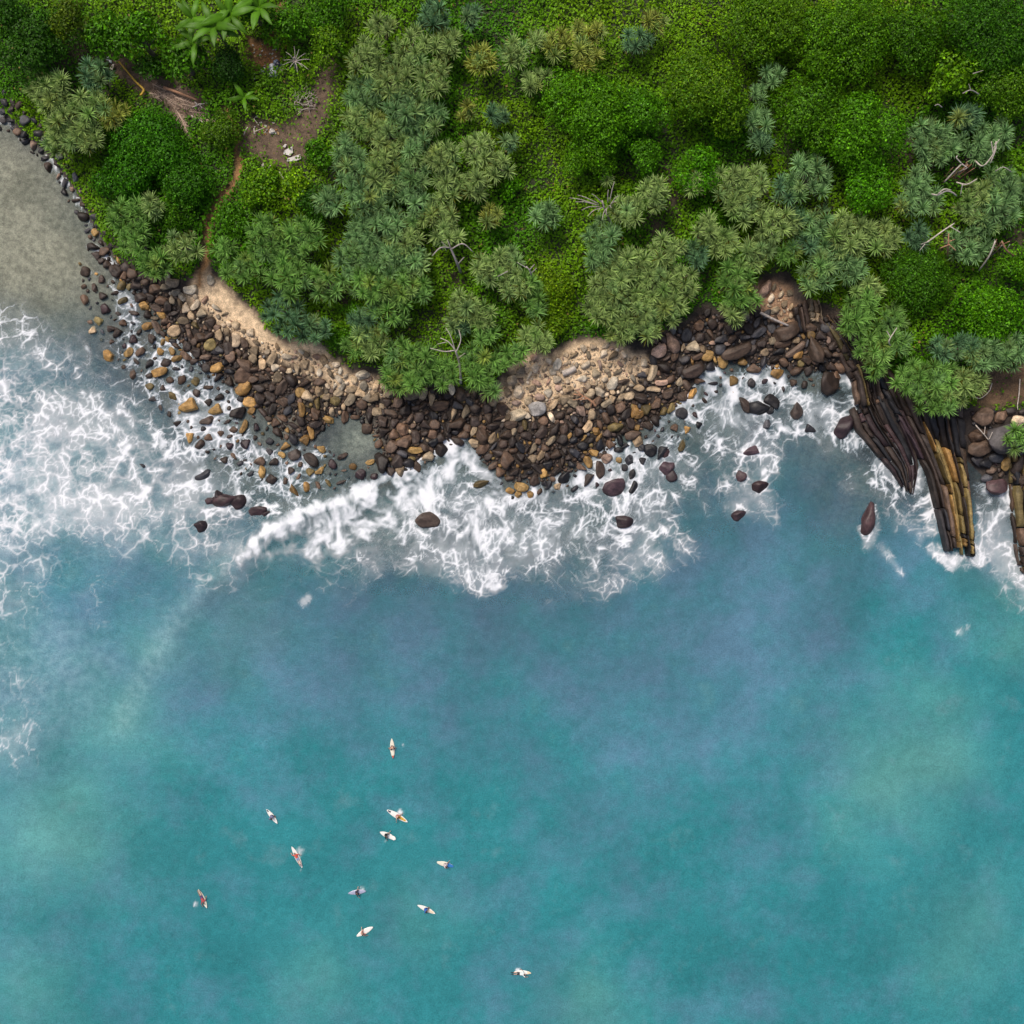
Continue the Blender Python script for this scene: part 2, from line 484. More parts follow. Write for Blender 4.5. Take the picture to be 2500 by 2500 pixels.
lace = up(lace, 0.74 * poly_field(Q, [(1690, 1010), (1740, 900), (1880, 900), (2000, 910), (2095, 940), (2090, 1010), (2040, 1060), (1900, 1010), (1880, 1180), (1820, 1240), (1760, 1120)], 45))
lace = up(lace, 0.62 * poly_field(Q, [(1700, 1000), (1760, 1000), (1900, 1020), (2060, 1010), (2050, 1080), (1900, 1090), (1880, 1240), (1800, 1270), (1720, 1180)], 60))
lace = up(lace, 0.5 * poly_field(Q, [(1980, 1000), (2060, 1000), (2060, 1080), (2010, 1090)], 25))
lace = up(lace, 0.85 * line_field(Pw, [(2080, 1075), (2140, 1120), (2190, 1160)], 30))
lace = up(lace, 0.80 * line_field(Pw, [(2060, 900), (2085, 960), (2075, 1010), (2040, 1040)], 30))
lace = up(lace, 0.42 * poly_field(Q, [(2100, 1120), (2180, 1160), (2260, 1210), (2280, 1290), (2220, 1250), (2120, 1200)], 22))
lace = up(lace, 0.95 * line_field(Pw, [(2228, 1130), (2240, 1180), (2250, 1220), (2275, 1225), (2275, 1290)], 24))
lace = up(lace, 0.55 * poly_field(Q, [(2090, 1130), (2200, 1180), (2290, 1240), (2280, 1310), (2180, 1280), (2110, 1220)], 40))
lace = up(lace, 0.95 * poly_field(Pw, [(2375, 1180), (2470, 1180), (2480, 1300), (2490, 1400), (2440, 1400), (2390, 1330)], 18))
lace = up(lace, 0.72 * poly_field(Q, [(2385, 1190), (2450, 1190), (2480, 1260), (2480, 1330), (2430, 1310), (2390, 1290)], 18))
lace = up(lace, 0.85 * line_field(Pw, [(2395, 1290), (2392, 1372), (2320, 1372), (2280, 1340)], 20))
lace = up(lace, 0.8 * line_field(Pw, [(2470, 1330), (2480, 1400), (2510, 1460), (2560, 1500)], 24))
lace = up(lace, 0.45 * line_field(Pw, [(2440, 1400), (2480, 1450)], 26))
lace = up(lace, 0.95 * line_field(Pw, [(2128, 1240), (2138, 1285), (2122, 1325)], 14))
lace = up(lace, 0.8 * line_field(Pw, [(2100, 1290), (2115, 1320)], 8))
lace = up(lace, 0.35 * line_field(Pw, [(2150, 1330), (2180, 1370), (2200, 1400)], 12))
lace = up(lace, 0.55 * line_field(Pw, [(210, 590), (260, 640), (300, 660)], 16))
lace = up(lace, 0.85 * poly_field(Pw, [(-40, 215), (0, 222), (60, 285), (85, 330), (50, 320), (-60, 275)], 18))
lace = up(lace, 0.55 * line_field(Q2, [(0, 262), (70, 335), (135, 395), (190, 480), (225, 560)], 22))
lace = up(lace, 0.5 * poly_field(Q, [(200, 640), (280, 660), (300, 760), (260, 740)], 20))
# small scraps of foam: surfers' splashes, a drifting patch, crumbs
for (a, b, r_, s_) in [(742, 1468, 7, 1.0), (752, 1459, 6, .9), (2345, 1540, 12, .5), (2362, 1532, 8, .55), (730, 2080, 9, .8), (478, 2209, 7, .8), (735, 2124, 8, .45), (1265, 2368, 7, .7), (884, 2170, 6, .4),
                       (976, 1983, 6, .5), (941, 2053, 5, .4), (2165, 1350, 12, .4), (985, 1818, 5, .4)]:
    lace = up(lace, s_ * np.exp(-((Pw[:, 0] - a) ** 2 + (Pw[:, 1] - b) ** 2) / (r_ * 1.2) ** 2))
white = up(white, 1.15 * line_field(Q2, [(600, 1358), (650, 1305), (710, 1265), (800, 1232), (900, 1195), (985, 1150), (1050, 1105), (1105, 1070)], 24))
white = up(white, 0.80 * poly_field(Pw, [(625, 1330), (680, 1255), (740, 1225), (800, 1235), (880, 1200), (930, 1230), (860, 1290), (760, 1310), (680, 1320)], 16))
white = up(white, 1.0 * line_field(Q, [(900, 1205), (985, 1160), (1060, 1100), (1120, 1075)], 34))
white = up(white, 0.72 * line_field(Q, [(1120, 1090), (1170, 1190), (1250, 1220), (1350, 1190), (1440, 1150), (1560, 1080), (1690, 960), (1740, 900)], 46))
white = up(white, 0.75 * line_field(Q, [(1170, 1190), (1190, 1320), (1190, 1440)], 34))
white = up(white, 0.55 * poly_field(Q, [(900, 1290), (1060, 1250), (1250, 1240), (1420, 1220), (1420, 1310), (1250, 1330), (1000, 1340)], 40))
white = up(white, 0.7 * line_field(Q, [(1740, 900), (1790, 960), (1860, 905), (1960, 935)], 30))
white = up(white, 0.34 * line_field(Q, [(40, 1130), (250, 1180), (420, 1200), (600, 1240)], 70))
white = up(white, 0.5 * line_field(Q, [(200, 860), (270, 960), (360, 1080), (470, 1180), (620, 1250)], 42))
white = up(white, 0.42 * line_field(Q, [(-40, 1180), (120, 1200), (260, 1150), (330, 1080)], 60))
white = up(white, 0.75 * line_field(Pw, [(222, 598), (262, 628), (300, 662)], 9))
white = up(white, 0.6 * line_field(Pw, [(2085, 1080), (2120, 1105)], 12))
white = up(white, 0.6 * line_field(Pw, [(2395, 1200), (2430, 1230), (2470, 1215)], 22))
white = up(white, 0.85 * poly_field(Q, [(680, 1340), (760, 1270), (900, 1230), (1010, 1180), (1080, 1110), (1110, 1180), (1050, 1250), (980, 1310), (860, 1350), (760, 1370)], 34))
white = up(white, 0.55 * poly_field(Q, [(1230, 1180), (1420, 1150), (1560, 1090), (1640, 1040), (1650, 1120), (1560, 1190), (1420, 1240), (1260, 1260)], 34))
white = up(white, 0.55 * poly_field(Q, [(1720, 920), (1800, 905), (2000, 925), (2080, 960), (2070, 1010), (1960, 990), (1860, 1000), (1760, 1010)], 26))
white = up(white, 0.22 * poly_field(Q, [(-200, 1020), (200, 960), (420, 1090), (620, 1250), (450, 1300), (200, 1260), (-200, 1290)], 80))
milk = up(milk, 0.85 * poly_field(Q, [(-300, 900), (200, 900), (420, 1100), (640, 1260), (560, 1340), (300, 1330), (-300, 1400)], 110))
milk = up(milk, 0.9 * poly_field(Q, [(640, 1340), (800, 1240), (1000, 1160), (1130, 1080), (1250, 1190), (1600, 1070), (1690, 1010), (1650, 1250), (1400, 1340), (1100, 1390), (800, 1370)], 60))
milk = up(milk, 0.7 * poly_field(Q, [(1700, 960), (1900, 920), (2090, 950), (2060, 1070), (1880, 1040), (1860, 1200), (1760, 1150)], 60))
milk = up(milk, 0.6 * poly_field(Q, [(2390, 1200), (2480, 1210), (2490, 1390), (2400, 1380)], 30))
milk = up(milk, 0.55 * line_field(Pw, SWELL, 34))
milk = up(milk, 0.55 * poly_field(Q, [(-200, 1400), (100, 1450), (250, 1600), (100, 1800), (-200, 1850)], 120))
# teal / green plumes of fine sand
teal = 0.30 + 0.62 * smooth01((Pw[:, 1] - 1500) / 800) + 0.25 * smooth01((Pw[:, 0] - 1900) / 500) * smooth01((Pw[:, 1] - 1250) / 300) * 1.6
teal = np.clip(teal + (fbm(xw, yw, 16, 4, 2.0) - 0.5) * 1.0, 0, 1)
green = blob_field(Q, [(2200, 1850, 170, .9), (2280, 1780, 120, .8), (2450, 1560, 90, .7), (2350, 2270, 160, .7), (120, 2020, 200, .9), (260, 1780, 150, .6), (560, 1520, 130, .4),
                       (40, 2420, 150, .6), (1450, 2480, 120, .6), (760, 2400, 120, .5), (2480, 1450, 100, .6), (2080, 2000, 120, .5), (1000, 2250, 120, .3), (380, 1560, 90, .6)])
green = np.clip(green * (0.4 + 1.2 * fbm(xw, yw, 8, 3, 4.0)), 0, 1)
dep = np.maximum(-tz, 0)
op = 1 - np.exp(-dep * 0.85)
silt = poly_field(Q, [(-600, 150), (0, 280), (120, 400), (230, 600), (260, 700), (140, 770), (0, 780), (-600, 830)], 150)
op = op * (1 - 0.55 * silt)
op = np.minimum(1.0, op * 1.07)
op = np.maximum(op, 0.45 * milk * smooth01(dep * 4))
op = np.maximum(op, np.where(inner, 0, 0.95))
lace *= inner; white *= inner

# foam, worked out point by point: cell webs bent by eddies, torn by noise
_vt = rng.random((2, 256, 256))
def cells(x, y, size):
    """distance to the nearest edge of a random cell pattern, in cell sizes"""
    x = x / size; y = y / size
    xi = np.floor(x).astype(int); yi = np.floor(y).astype(int)
    f1 = np.full(len(x), 9.0); f2 = np.full(len(x), 9.0)
    for i in (-1, 0, 1):
        for j in (-1, 0, 1):
            a_ = (xi + i) & 255; b_ = (yi + j) & 255
            dd = np.hypot(xi + i + _vt[0, a_, b_] - x, yi + j + _vt[1, a_, b_] - y)
            f2 = np.minimum(f2, np.maximum(f1, dd)); f1 = np.minimum(f1, dd)
    return (f2 - f1) * 0.5
act = np.where((lace > 0.02) | (white > 0.02))[0]
ax, ay = xw[act], yw[act]; La = lace[act]; Wh = white[act]
e = 0.05
def curl(x, y, size, off):
    dx = (fbm(x + e, y, size, 2, off) - fbm(x - e, y, size, 2, off)) / (2 * e)
    dy = (fbm(x, y + e, size, 2, off) - fbm(x, y - e, size, 2, off)) / (2 * e)
    return dy, -dx
ux, uy = ax.copy(), ay.copy()
lf = 1 - 0.75 * smooth01((760 - (ax * PXM + 1250)) / 250)         # calmer, rounder foam at the left
for size, amp, k_ in ((9.0, 2.2, 1), (4.0, 0.9, 1), (1.8, 0.50, 0), (0.9, 0.20, 0)):
    for k in range(2):
        cx, cy = curl(ux, uy, size, size)
        g_ = amp * size / 4 * (lf if k_ else 1.0)
        ux = ux + cx * g_; uy = uy + cy * g_
tear = fbm(ux, uy, 1.4, 4, 2.0); broad = fbm(ax, ay, 5.5, 4, 12.0); fine = fbm(ux, uy, 0.45, 2, 4.0)
dn = La + (broad - 0.5) * 0.75
wdt = np.clip(dn, 0, 1.2) ** 1.5
body_ = np.clip(0.15 + (tear - 0.30) * 2.8, 0.04, 1.9)
def strand(size, k, soft):
    dd = cells(ux, uy, size) * size
    return np.clip(1 - dd / ((k * wdt * body_ + 0.012) * soft + 0.03), 0, 1) ** 1.2
def ridge(size, k, off):
    r_ = np.abs(fbm(ux, uy, size, 2, off) - 0.5) * size * 1.2
    return np.clip(1 - r_ / (k * wdt * body_ + 0.04), 0, 1) ** 1.2
s1 = np.maximum(strand(2.3, 0.34, 1.5), ridge(2.6, 0.36, 3.3)); s2 = np.maximum(strand(1.1, 0.19, 1.5), ridge(1.2, 0.19, 6.1)) * smooth01((dn - 0.22) / 0.35)
s3 = ridge(0.6, 0.10, 8.8) * smooth01((dn - 0.40) / 0.4)
lc = np.maximum(s1, np.maximum(0.85 * s2, 0.6 * s3)) * smooth01((dn - 0.06) / 0.45) * (0.40 + 0.75 * smooth01((tear - 0.25) / 0.4))
# streaks dragged up and down the shore by the swash
st = fbm(ux * 1.0 + ay * 0.25, uy * 0.33, 0.9, 4, 7.0)
wtv = Wh * 0.95 + (0.55 * tear + 0.45 * st - 0.5) * 2.0 + (fine - 0.5) * 0.35
chn = smooth01((wtv - 0.15) / 0.95) * smooth01(Wh / 0.4)
fm = np.clip(np.maximum(lc, chn), 0, 1)
vl = smooth01((dn - 0.10) / 0.8) * (0.12 + 0.45 * smooth01((0.5 * tear + 0.5 * broad - 0.33) / 0.3))
FOAM = np.zeros(len(xw)); FOAM[act] = np.maximum(fm, vl)

# wave relief: low chop, the breaking wave and the swell running off it
dc = seg_dist(Pw, SWELL + CREST[1:]) / PXM
side = np.sign((Pw[:, 0] - 590) * 0.55 + (Pw[:, 1] - 1365) * 0.83)
zwave = 0.55 * np.exp(-(dc / 1.9) ** 2) * (Pw[:, 0] > 250) * smooth01((Pw[:, 0] - 250) / 300) * inner
zwave = zwave + (fbm(xw, yw, 3.0, 4, 6.0) - 0.5) * 0.16 + (fbm(xw, yw, 14.0, 3, 6.0) - 0.5) * 0.25
churn = np.clip(up(white, lace * 0.6), 0, 1)
zwave = zwave + churn * (fbm(xw, yw, 0.8, 3, 9.0) - 0.42) * 0.24
nearshore = smooth01(dep / 0.5)
zwave = zwave * (0.25 + 0.75 * nearshore)
zw = np.where(inner, zwave, 0.0)
nxw, nyw = len(wx), len(wy)
idx = np.arange(nxw * nyw).reshape(nxw, nyw)
Fq = np.stack([idx[:-1, :-1], idx[1:, :-1], idx[1:, 1:], idx[:-1, 1:]], -1).reshape(-1, 4)
keep = tz[Fq].min(1) < 0.30
Fq = Fq[keep]
used = np.unique(Fq); remap = np.full(nxw * nyw, -1); remap[used] = np.arange(len(used))
me = mesh_np('sea', np.stack([xw, yw, zw], 1)[used], remap[Fq], np.stack([FOAM, white, milk, op], 1)[used], smooth=True)
add_col(me, np.stack([teal, green, silt, dep * 0], 1)[used], 'Tint')
t = NT('sea_water')
at = t.add('ShaderNodeAttribute', attribute_name='Col')
ti = t.add('ShaderNodeAttribute', attribute_name='Tint')
sp = t.add('ShaderNodeSeparateColor', {0: at.outputs['Color']}); LACE, WHITE, MILK = sp.outputs
OP = at.outputs['Alpha']
tp = t.add('ShaderNodeSeparateColor', {0: ti.outputs['Color']}); TEAL, GREEN, DEP = tp.outputs
g = t.add('ShaderNodeNewGeometry'); pos = g.outputs['Position']
# body colour of the water
nl = t.noise(pos, 0.16, 4, 0.62); nm = t.noise(pos, 0.9, 3, 0.6); nf = t.noise(pos, 6.0, 2, 0.6)
tf = t.math('ADD', TEAL, t.mapr(nl.outputs[0], 0.3, 0.7, -0.42, 0.42, False), clamp=True)
body = t.mix(tf, (0.090, 0.198, 0.285), (0.027, 0.192, 0.216))
body = t.mix(DEP, body, (0.27, 0.29, 0.235))
body = t.mix(t.math('MULTIPLY', GREEN, 0.75), body, (0.105, 0.310, 0.290))
body = t.mix(t.mapr(nl.outputs[0], 0.58, 0.75, 0.0, 0.35), body, (0.135, 0.245, 0.290))
mk = t.math('MULTIPLY', MILK, t.mapr(nm.outputs[0], 0.25, 0.75, 0.35, 1.0))
body = t.mix(t.math('MULTIPLY', mk, 0.62), body, (0.29, 0.42, 0.45))
nk = t.noise(pos, 0.085, 4, 0.6)
fv = t.math('MULTIPLY', t.mapr(nm.outputs[0], 0.2, 0.8, 0.86, 1.14, False), t.mapr(nf.outputs[0], 0.25, 0.75, 0.80, 1.20, False))
fv = t.math('MULTIPLY', fv, t.mapr(nk.outputs[0], 0.3, 0.7, 0.88, 1.20, False))
bs = t.add('ShaderNodeVectorMath', {0: body}, operation='SCALE'); t.link(fv, bs.inputs['Scale'])
foam = LACE; foamv = LACE
colr = t.mix(foamv, bs.outputs[0], (0.80, 0.82, 0.86))
t.link(colr, t.p.inputs['Base Color'])
t.link(t.mapr(foam, 0, 1, 0.16, 0.7), t.p.inputs['Roughness'])
t.p.inputs['IOR'].default_value = 1.33; t.p.inputs['Specular IOR Level'].default_value = 0.35
hb = t.math('ADD', t.math('MULTIPLY', nm.outputs[0], 0.5), t.math('MULTIPLY', nf.outputs[0], 0.16))
t.bump(hb, 0.55, 0.35)
tr = t.add('ShaderNodeBsdfTransparent', {0: (0.86, 0.90, 0.89, 1)})
alpha = t.math('MAXIMUM', t.math('MAXIMUM', OP, foamv), 0.10, clamp=True)
mx = t.add('ShaderNodeMixShader', {0: alpha, 1: tr.outputs[0], 2: t.p.outputs[0]})
t.link(mx.outputs[0], t.out.inputs[0])
sea_o = obj('sea', me, t.m)
tag(sea_o, 'teal sea with a breaking wave and lacy white foam along the rocks', kind='structure')

# ------------------------------------------------------------------ boulders
def ico(sub):
    bm = bmesh.new(); bmesh.ops.create_icosphere(bm, subdivisions=sub, radius=1.0)
    V = np.array([v.co[:] for v in bm.verts]); F = np.array([[v.index for v in f.verts] for f in bm.faces]); bm.free()
    return V, F
ICO = {k: ico(k) for k in (1, 2, 3, 4)}

def rock_shape(seed, sub, angular):
    r_ = np.random.default_rng(seed)
    V, F = ICO[sub]
    k = r_.integers(8, 13)
    N = r_.normal(size=(k, 3)); N /= np.linalg.norm(N, axis=1)[:, None]
    D = r_.uniform(0.62, 1.0, k)
    dots = np.maximum(V @ N.T, 1e-3) / D
    p_ = 10 if angular < 0.3 else 26
    rad = 1.0 / ((dots ** p_).sum(1)) ** (1 / p_)
    rad = np.minimum(rad, 1.25)
    a = r_.uniform(0, 6, 3)
    rad = rad * (1 + 0.06 * np.sin(3 * V[:, 0] + a[0]) * np.sin(3 * V[:, 1] + a[1]) + 0.04 * np.sin(6 * V[:, 2] + a[2]))
    return V * rad[:, None], F

NROCK = 14
ROCK = []
for i in range(NROCK):
    V, F = rock_shape(100 + i, 4, i / NROCK)
    me = mesh_np('boulder_shape', V, F, smooth=(i / NROCK < 0.3)); me.materials.append(M['rock']); ROCK.append(me)
ROCK2 = [rock_shape(300 + i, 3, i / 10) for i in range(10)]
ROCK1 = [rock_shape(400 + i, 2, i / 10) for i in range(10)]
ROCK0 = [rock_shape(500 + i, 1, 0.3) for i in range(10)]

TONE = {'ochre': (0.33, 0.19, 0.062), 'tan': (0.37, 0.275, 0.175), 'pale': (0.54, 0.435, 0.315), 'brown': (0.112, 0.070, 0.047), 'dark brown': (0.050, 0.034, 0.027),
        'black': (0.026, 0.024, 0.027), 'purple': (0.052, 0.030, 0.034), 'grey': (0.25, 0.225, 0.205), 'pink': (0.36, 0.24, 0.18), 'olive': (0.20, 0.145, 0.055), 'slate': (0.062, 0.058, 0.062)}
# (x, y, half-length, tone, aspect, angle in degrees)  photo pixels
RK = []
def rk(tone, *lst):
    for q in lst:
        x_, y_, r_ = q[:3]; asp = q[3] if len(q) > 3 else 0.0; an = q[4] if len(q) > 4 else None
        RK.append((x_, y_, r_, tone, asp, an))
rk('ochre', (466, 991, 23, .85, 0), (601, 947, 21, .75, 20), (610, 984, 15), (615, 1003, 10), (531, 1001, 17, .9, 0), (466, 1066, 14), (533, 896, 19, .6, 25), (389, 910, 20, .55, 25),
   (363, 796, 12), (352, 749, 12), (396, 769, 13, .6, 150), (270, 870, 16, .7, 150), (317, 863, 12), (433, 875, 11), (422, 858, 9), (393, 858, 10), (736, 1000, 16, .55, 100),
   (733, 958, 11), (759, 1056, 15, .5, 110), (596, 1042, 15, .5, 70), (717, 1196, 17, .5, 120), (785, 1096, 12, .6, 150), (783, 1150, 12, .6, 30), (699, 1089, 13, .7, 20), (1013, 1101, 16, .6, 0),
   (1551, 1003, 15, .7, 70), (1560, 1015, 13, .7, 30), (1726, 868, 15, .75, 10), (1949, 868, 14, .7, 30), (1896, 914, 16, .8, 0), (1272, 1189, 16, .7, 0), (1267, 1206, 9), (1293, 1206, 9),
   (1462, 1068, 9, .6, 60), (1456, 1052, 9), (1428, 1067, 9, .5, 50), (1389, 1065, 9, .5, 60), (2452, 1131, 17, .6, 80), (640, 1152, 12), (860, 1140, 10), (905, 1128, 11, .5, 20), (690, 1110, 9), (1677, 1048, 10))
rk('tan', (230, 807, 10), (678, 921, 13, .7, 80), (664, 879, 18, .55, 60), (1158, 1052, 13, .6, 70), (1139, 1005, 16, .55, 70), (1262, 1012, 20, .65, 20), (1055, 970, 17, .5, 90), (1034, 963, 16, .5, 75),
   (1008, 968, 20, .6, 15), (953, 956, 17, .6, 80), (922, 1005, 13, .8, 0), (1481, 984, 13, .7, 40), (1495, 973, 9), (1591, 910, 19, .55, 75), (1945, 831, 11, .8, 30), (1866, 860, 9, .9, 45),
   (1204, 1070, 15, .6, 70), (880, 962, 11), (828, 958, 12, .6, 30), (800, 968, 12, .8, 0), (780, 955, 14, .6, 100), (726, 898, 14, .5, 100), (708, 905, 10), (1660, 933, 12, .7, 80), (1668, 848, 10, .5, 70), (1434, 976, 9),
   (1433, 1042, 14, .7, 60), (1555, 1078, 14), (1322, 1112, 14, .6, 60), (1304, 1094, 14, .5, 60), (1362, 1188, 10), (790, 880, 12))
rk('pale', (885, 917, 17, .55, 20), (1104, 949, 13, .6, 80), (478, 745, 13, .6, 60), (404, 670, 14, .6, 130), (422, 690, 14, .8, 0), (466, 707, 14, .8, 20), (431, 713, 14, .6, 20), (445, 725, 12, .5, 130), (517, 683, 11),
   (1360, 889, 14, .6, 75), (1425, 852, 10), (1481, 843, 11, .6, 20), (820, 890, 9), (835, 945, 12, .5, 60), (1268, 958, 14), (1250, 930, 12), (2485, 1028, 18, .6, 0))
rk('pink', (1609, 856, 18, .75, 40), (1640, 838, 20, .8, 120), (1866, 705, 17, .8, 60), (1480, 1118, 12))
rk('grey', (1309, 998, 21, .85, 20), (1643, 805, 11))
rk('brown', (1181, 1066, 22, .6, 120), (957, 1087, 18, .8, 60), (990, 1080, 20, .75, 20), (1239, 1122, 20, .85, 80), (1796, 859, 33, .5, 25), (1917, 812, 32, .6, 35), (1991, 854, 36, .45, 115), (1973, 880, 15, .8, 0),
   (2399, 1014, 28, .75, 30), (2389, 1098, 27, .8, 20), (2387, 1066, 24, .6, 20), (1075, 990, 22, .5, 10), (1120, 1035, 24, .5, 20), (600, 890, 22, .5, 140), (595, 915, 20, .8, 60), (690, 945, 20, .5, 60), (642, 923, 14), (1630, 960, 18, .6, 30),
   (2040, 920, 15), (1945, 905, 14, .7, 30), (1838, 900, 16), (1940, 855, 24, .4, 40), (1910, 838, 18, .6, 20), (1580, 1040, 16, .6, 150), (1545, 1062, 16))
rk('dark brown', (271, 803, 12), (289, 812, 13), (373, 826, 12), (585, 1010, 19, .75, 20), (510, 1028, 17, .6, 20), (934, 1126, 24, .7, 100), (969, 1126, 21, .7, 80), (1043, 1266, 26, .8, 150), (759, 1122, 19, .6, 140),
   (1437, 1168, 18, .6, 50), (1463, 1145, 20, .5, 100), (722, 1108, 17, .8, 30), (1817, 987, 20, .6, 110), (2019, 935, 26, .8, 100), (1690, 905, 24, .7, 30), (1945, 1003, 22, .7, 100))
rk('black', (1379, 1166, 19, .55, 50), (1341, 1183, 12, .6, 40), (1330, 1180, 10), (1537, 1124, 12), (1544, 1159, 14, .6, 50), (1588, 1098, 15), (1616, 1101, 19, .6, 50), (1849, 996, 21, .9, 0), (1882, 982, 17), (503, 1161, 20, .6, 10),
   (356, 1136, 9), (1973, 1047, 15), (1565, 1092, 10), (1527, 1088, 11, .6, 20), (1510, 1098, 9), (2408, 1131, 17), (2383, 1124, 15), (1875, 1000, 12), (1545, 1190, 14, .6, 70), (1523, 1140, 10))
rk('purple', (554, 1220, 26, .7, 10), (582, 1226, 21, .8, 40), (540, 1212, 16), (633, 1250, 24, .6, 15), (655, 1258, 14), (494, 1285, 18, .8, 30), (1500, 1187, 26, .7, 30), (1519, 1273, 22, .7, 10), (1626, 1140, 18), (1835, 1101, 21, .8, 0),
   (1852, 1191, 21, .75, 20), (1805, 1159, 16), (1623, 1105, 12), (2115, 1266, 32, .6, 80), (2056, 1042, 28, .6, 60), (2434, 1185, 30, .65, 10), (1800, 1261, 20, .7, 30), (520, 1225, 14), (880, 1160, 15), (1640, 1160, 16))
rk('slate', (2448, 1066, 42, .85, 20), (1870, 1040, 14), (2430, 1115, 16), (1660, 1010, 16), (1850, 815, 18, .6, 30), (1880, 800, 14), (1760, 830, 16, .6, 20))
rk('olive', (1176, 1182, 21, .4, 20), (1640, 995, 14, .6, 60), (1665, 1090, 15, .6, 70))

def put_rock(o_mesh, x_, y_, r_px, asp, an, base_lift=0.3, flat_=0.75, dry=True):
    """returns (loc, rot, scale): rests on the ground or sea bed, top standing clear of the water where the photo shows it dry"""
    r_ = r_px / PXM
    p = place(x_, y_, 0)
    gz = p.z
    hz = r_ * flat_ * (0.9 if asp == 0 else max(0.7, math.sqrt(asp)))
    top = gz + hz * 1.35
    if gz < 0: top = max(top, (0.10 + 0.55 * hz) if dry else (-0.28 + 0.5 * hz))
    bot = gz - 0.25 * hz - 0.05
    if gz >= 0: bot = gz - 0.5 * hz
    return Vector((p.x, p.y, (top + bot) / 2)), an, (r_, r_ * asp, (top - bot) / 2)

def band_zone(x_, y_):
    if x_ < 560 and y_ < 1180: return 'in the far left shallows'
    if x_ > 2340 and y_ > 990: return 'piled beside the striped ledge'
    if x_ > 2030 and y_ > 1000: return 'off the striped ledge'
    if x_ < 760 and y_ > 1140: return 'left of the breaking wave'
    if x_ < 930: return 'on the left cobble beach'
    if y_ > 1175 and x_ < 1330: return 'in the mid-beach surf'
    if x_ < 1330: return 'on the middle cobble beach'
    if y_ > 1080 and x_ < 1700: return 'in the right-hand surf'
    if x_ < 1700: return 'on the right cobble beach'
    if y_ > 925: return 'in the right cove foam'
    return 'at the right cove head'

rock_recs = []        # x, y, r, tone, asp, an, manual
for q in RK:
    x_, y_, r_, tone, asp, an = q
    rr = random.Random(int(x_ * 31 + y_ * 7))
    if asp == 0: asp = rr.uniform(0.72, 0.95)
    if an is None: an = rr.uniform(0, 180)
    rock_recs.append([x_, y_, r_, tone, asp, an, True])

# packing of the rest of the beach
BEACH = [(225, 590), (300, 640), (340, 672), (400, 690), (450, 735), (530, 790), (590, 830), (660, 880), (740, 912), (830, 955), (930, 940), (1000, 952), (1090, 950), (1200, 968), (1240, 1010), (1300, 1000),
         (1360, 985), (1420, 950), (1500, 935), (1560, 915), (1590, 870), (1600, 830), (1680, 795), (1725, 755), (1790, 785), (1850, 745), (1900, 790), (1960, 800), (2030, 790), (2065, 840), (2085, 905), (2050, 910),
         (1990, 910), (1870, 895), (1780, 885), (1720, 905), (1690, 965), (1600, 1030), (1520, 1075), (1440, 1135), (1350, 1172), (1250, 1178), (1180, 1130), (1140, 1070), (1085, 1095), (1010, 1150), (940, 1155),
         (925, 1090), (880, 1025), (820, 1020), (770, 1075), (690, 1075), (640, 1010), (580, 960), (500, 900), (440, 860), (380, 800), (330, 720), (270, 660), (215, 610)]
SANDY = [[(440, 715), (480, 745), (530, 785), (590, 828), (660, 875), (740, 908), (830, 955), (950, 945), (930, 920), (850, 915), (780, 860), (700, 855), (640, 830), (580, 790), (520, 745), (470, 705)],
         [(1210, 970), (1245, 925), (1300, 870), (1345, 880), (1420, 845), (1500, 850), (1560, 865), (1590, 880), (1560, 920), (1500, 935), (1400, 958), (1340, 995), (1250, 1010)],
         [(1845, 700), (1880, 690), (1925, 705), (1945, 750), (1920, 790), (1870, 760)]]
SHALLOW = [(190, 640), (300, 690), (390, 800), (500, 900), (640, 1010), (770, 1080), (930, 1150), (900, 1190), (740, 1200), (560, 1150), (430, 1050), (330, 930), (220, 800)]
SURF = [(1190, 1150), (1250, 1180), (1350, 1175), (1440, 1140), (1600, 1035), (1700, 960), (1740, 905), (1870, 900), (2060, 905), (2050, 960), (1900, 950), (1760, 960), (1700, 1050), (1620, 1120), (1450, 1190), (1250, 1215)]
INLET = [(2370, 1000), (2500, 1000), (2500, 1170), (2400, 1180), (2380, 1110)]
LEFTEDGE = [(-60, 170), (0, 215), (65, 265), (115, 325), (185, 430), (230, 520), (285, 610), (245, 620), (190, 535), (135, 430), (80, 375), (30, 330), (-60, 290)]

cand = []
def sample_zone(poly, n, rlo, rhi, power, kind):
    poly = np.array(poly, float); lo = poly.min(0); hi = poly.max(0)
    pts = rng.uniform(lo, hi, (n * 4, 2)); pts = pts[inside(pts, poly)][:n]
    rr = rlo + (rhi - rlo) * rng.random(len(pts)) ** power
    for p_, r_ in zip(pts, rr): cand.append((r_, p_[0], p_[1], kind))
sample_zone(BEACH, 22000, 3.8, 15, 3.6, 'beach')
sample_zone(SANDY[0], 1500, 3.2, 12, 2.6, 'sandy'); sample_zone(SANDY[1], 1700, 3.2, 13, 2.8, 'sandy'); sample_zone(SANDY[2], 90, 3.5, 12, 2, 'sandy')
sample_zone(SHALLOW, 1500, 4.5, 13, 2.2, 'shallow')
sample_zone(SURF, 700, 4, 13, 2.0, 'surf')
sample_zone(INLET, 300, 6, 20, 1.6, 'inlet')
sample_zone(LEFTEDGE, 420, 4.5, 13, 2.2, 'edge')
cand.sort(key=lambda q: -q[0])
cell = {}
def near_ok(x_, y_, r_, k):
    ci, cj = int(x_ // 40), int(y_ // 40)
    for i in range(ci - 1, ci + 2):
        for j in range(cj - 1, cj + 2):
            for (a, b, c_) in cell.get((i, j), ()):
                if (a - x_) ** 2 + (b - y_) ** 2 < (k * (c_ + r_)) ** 2: return False
    return True
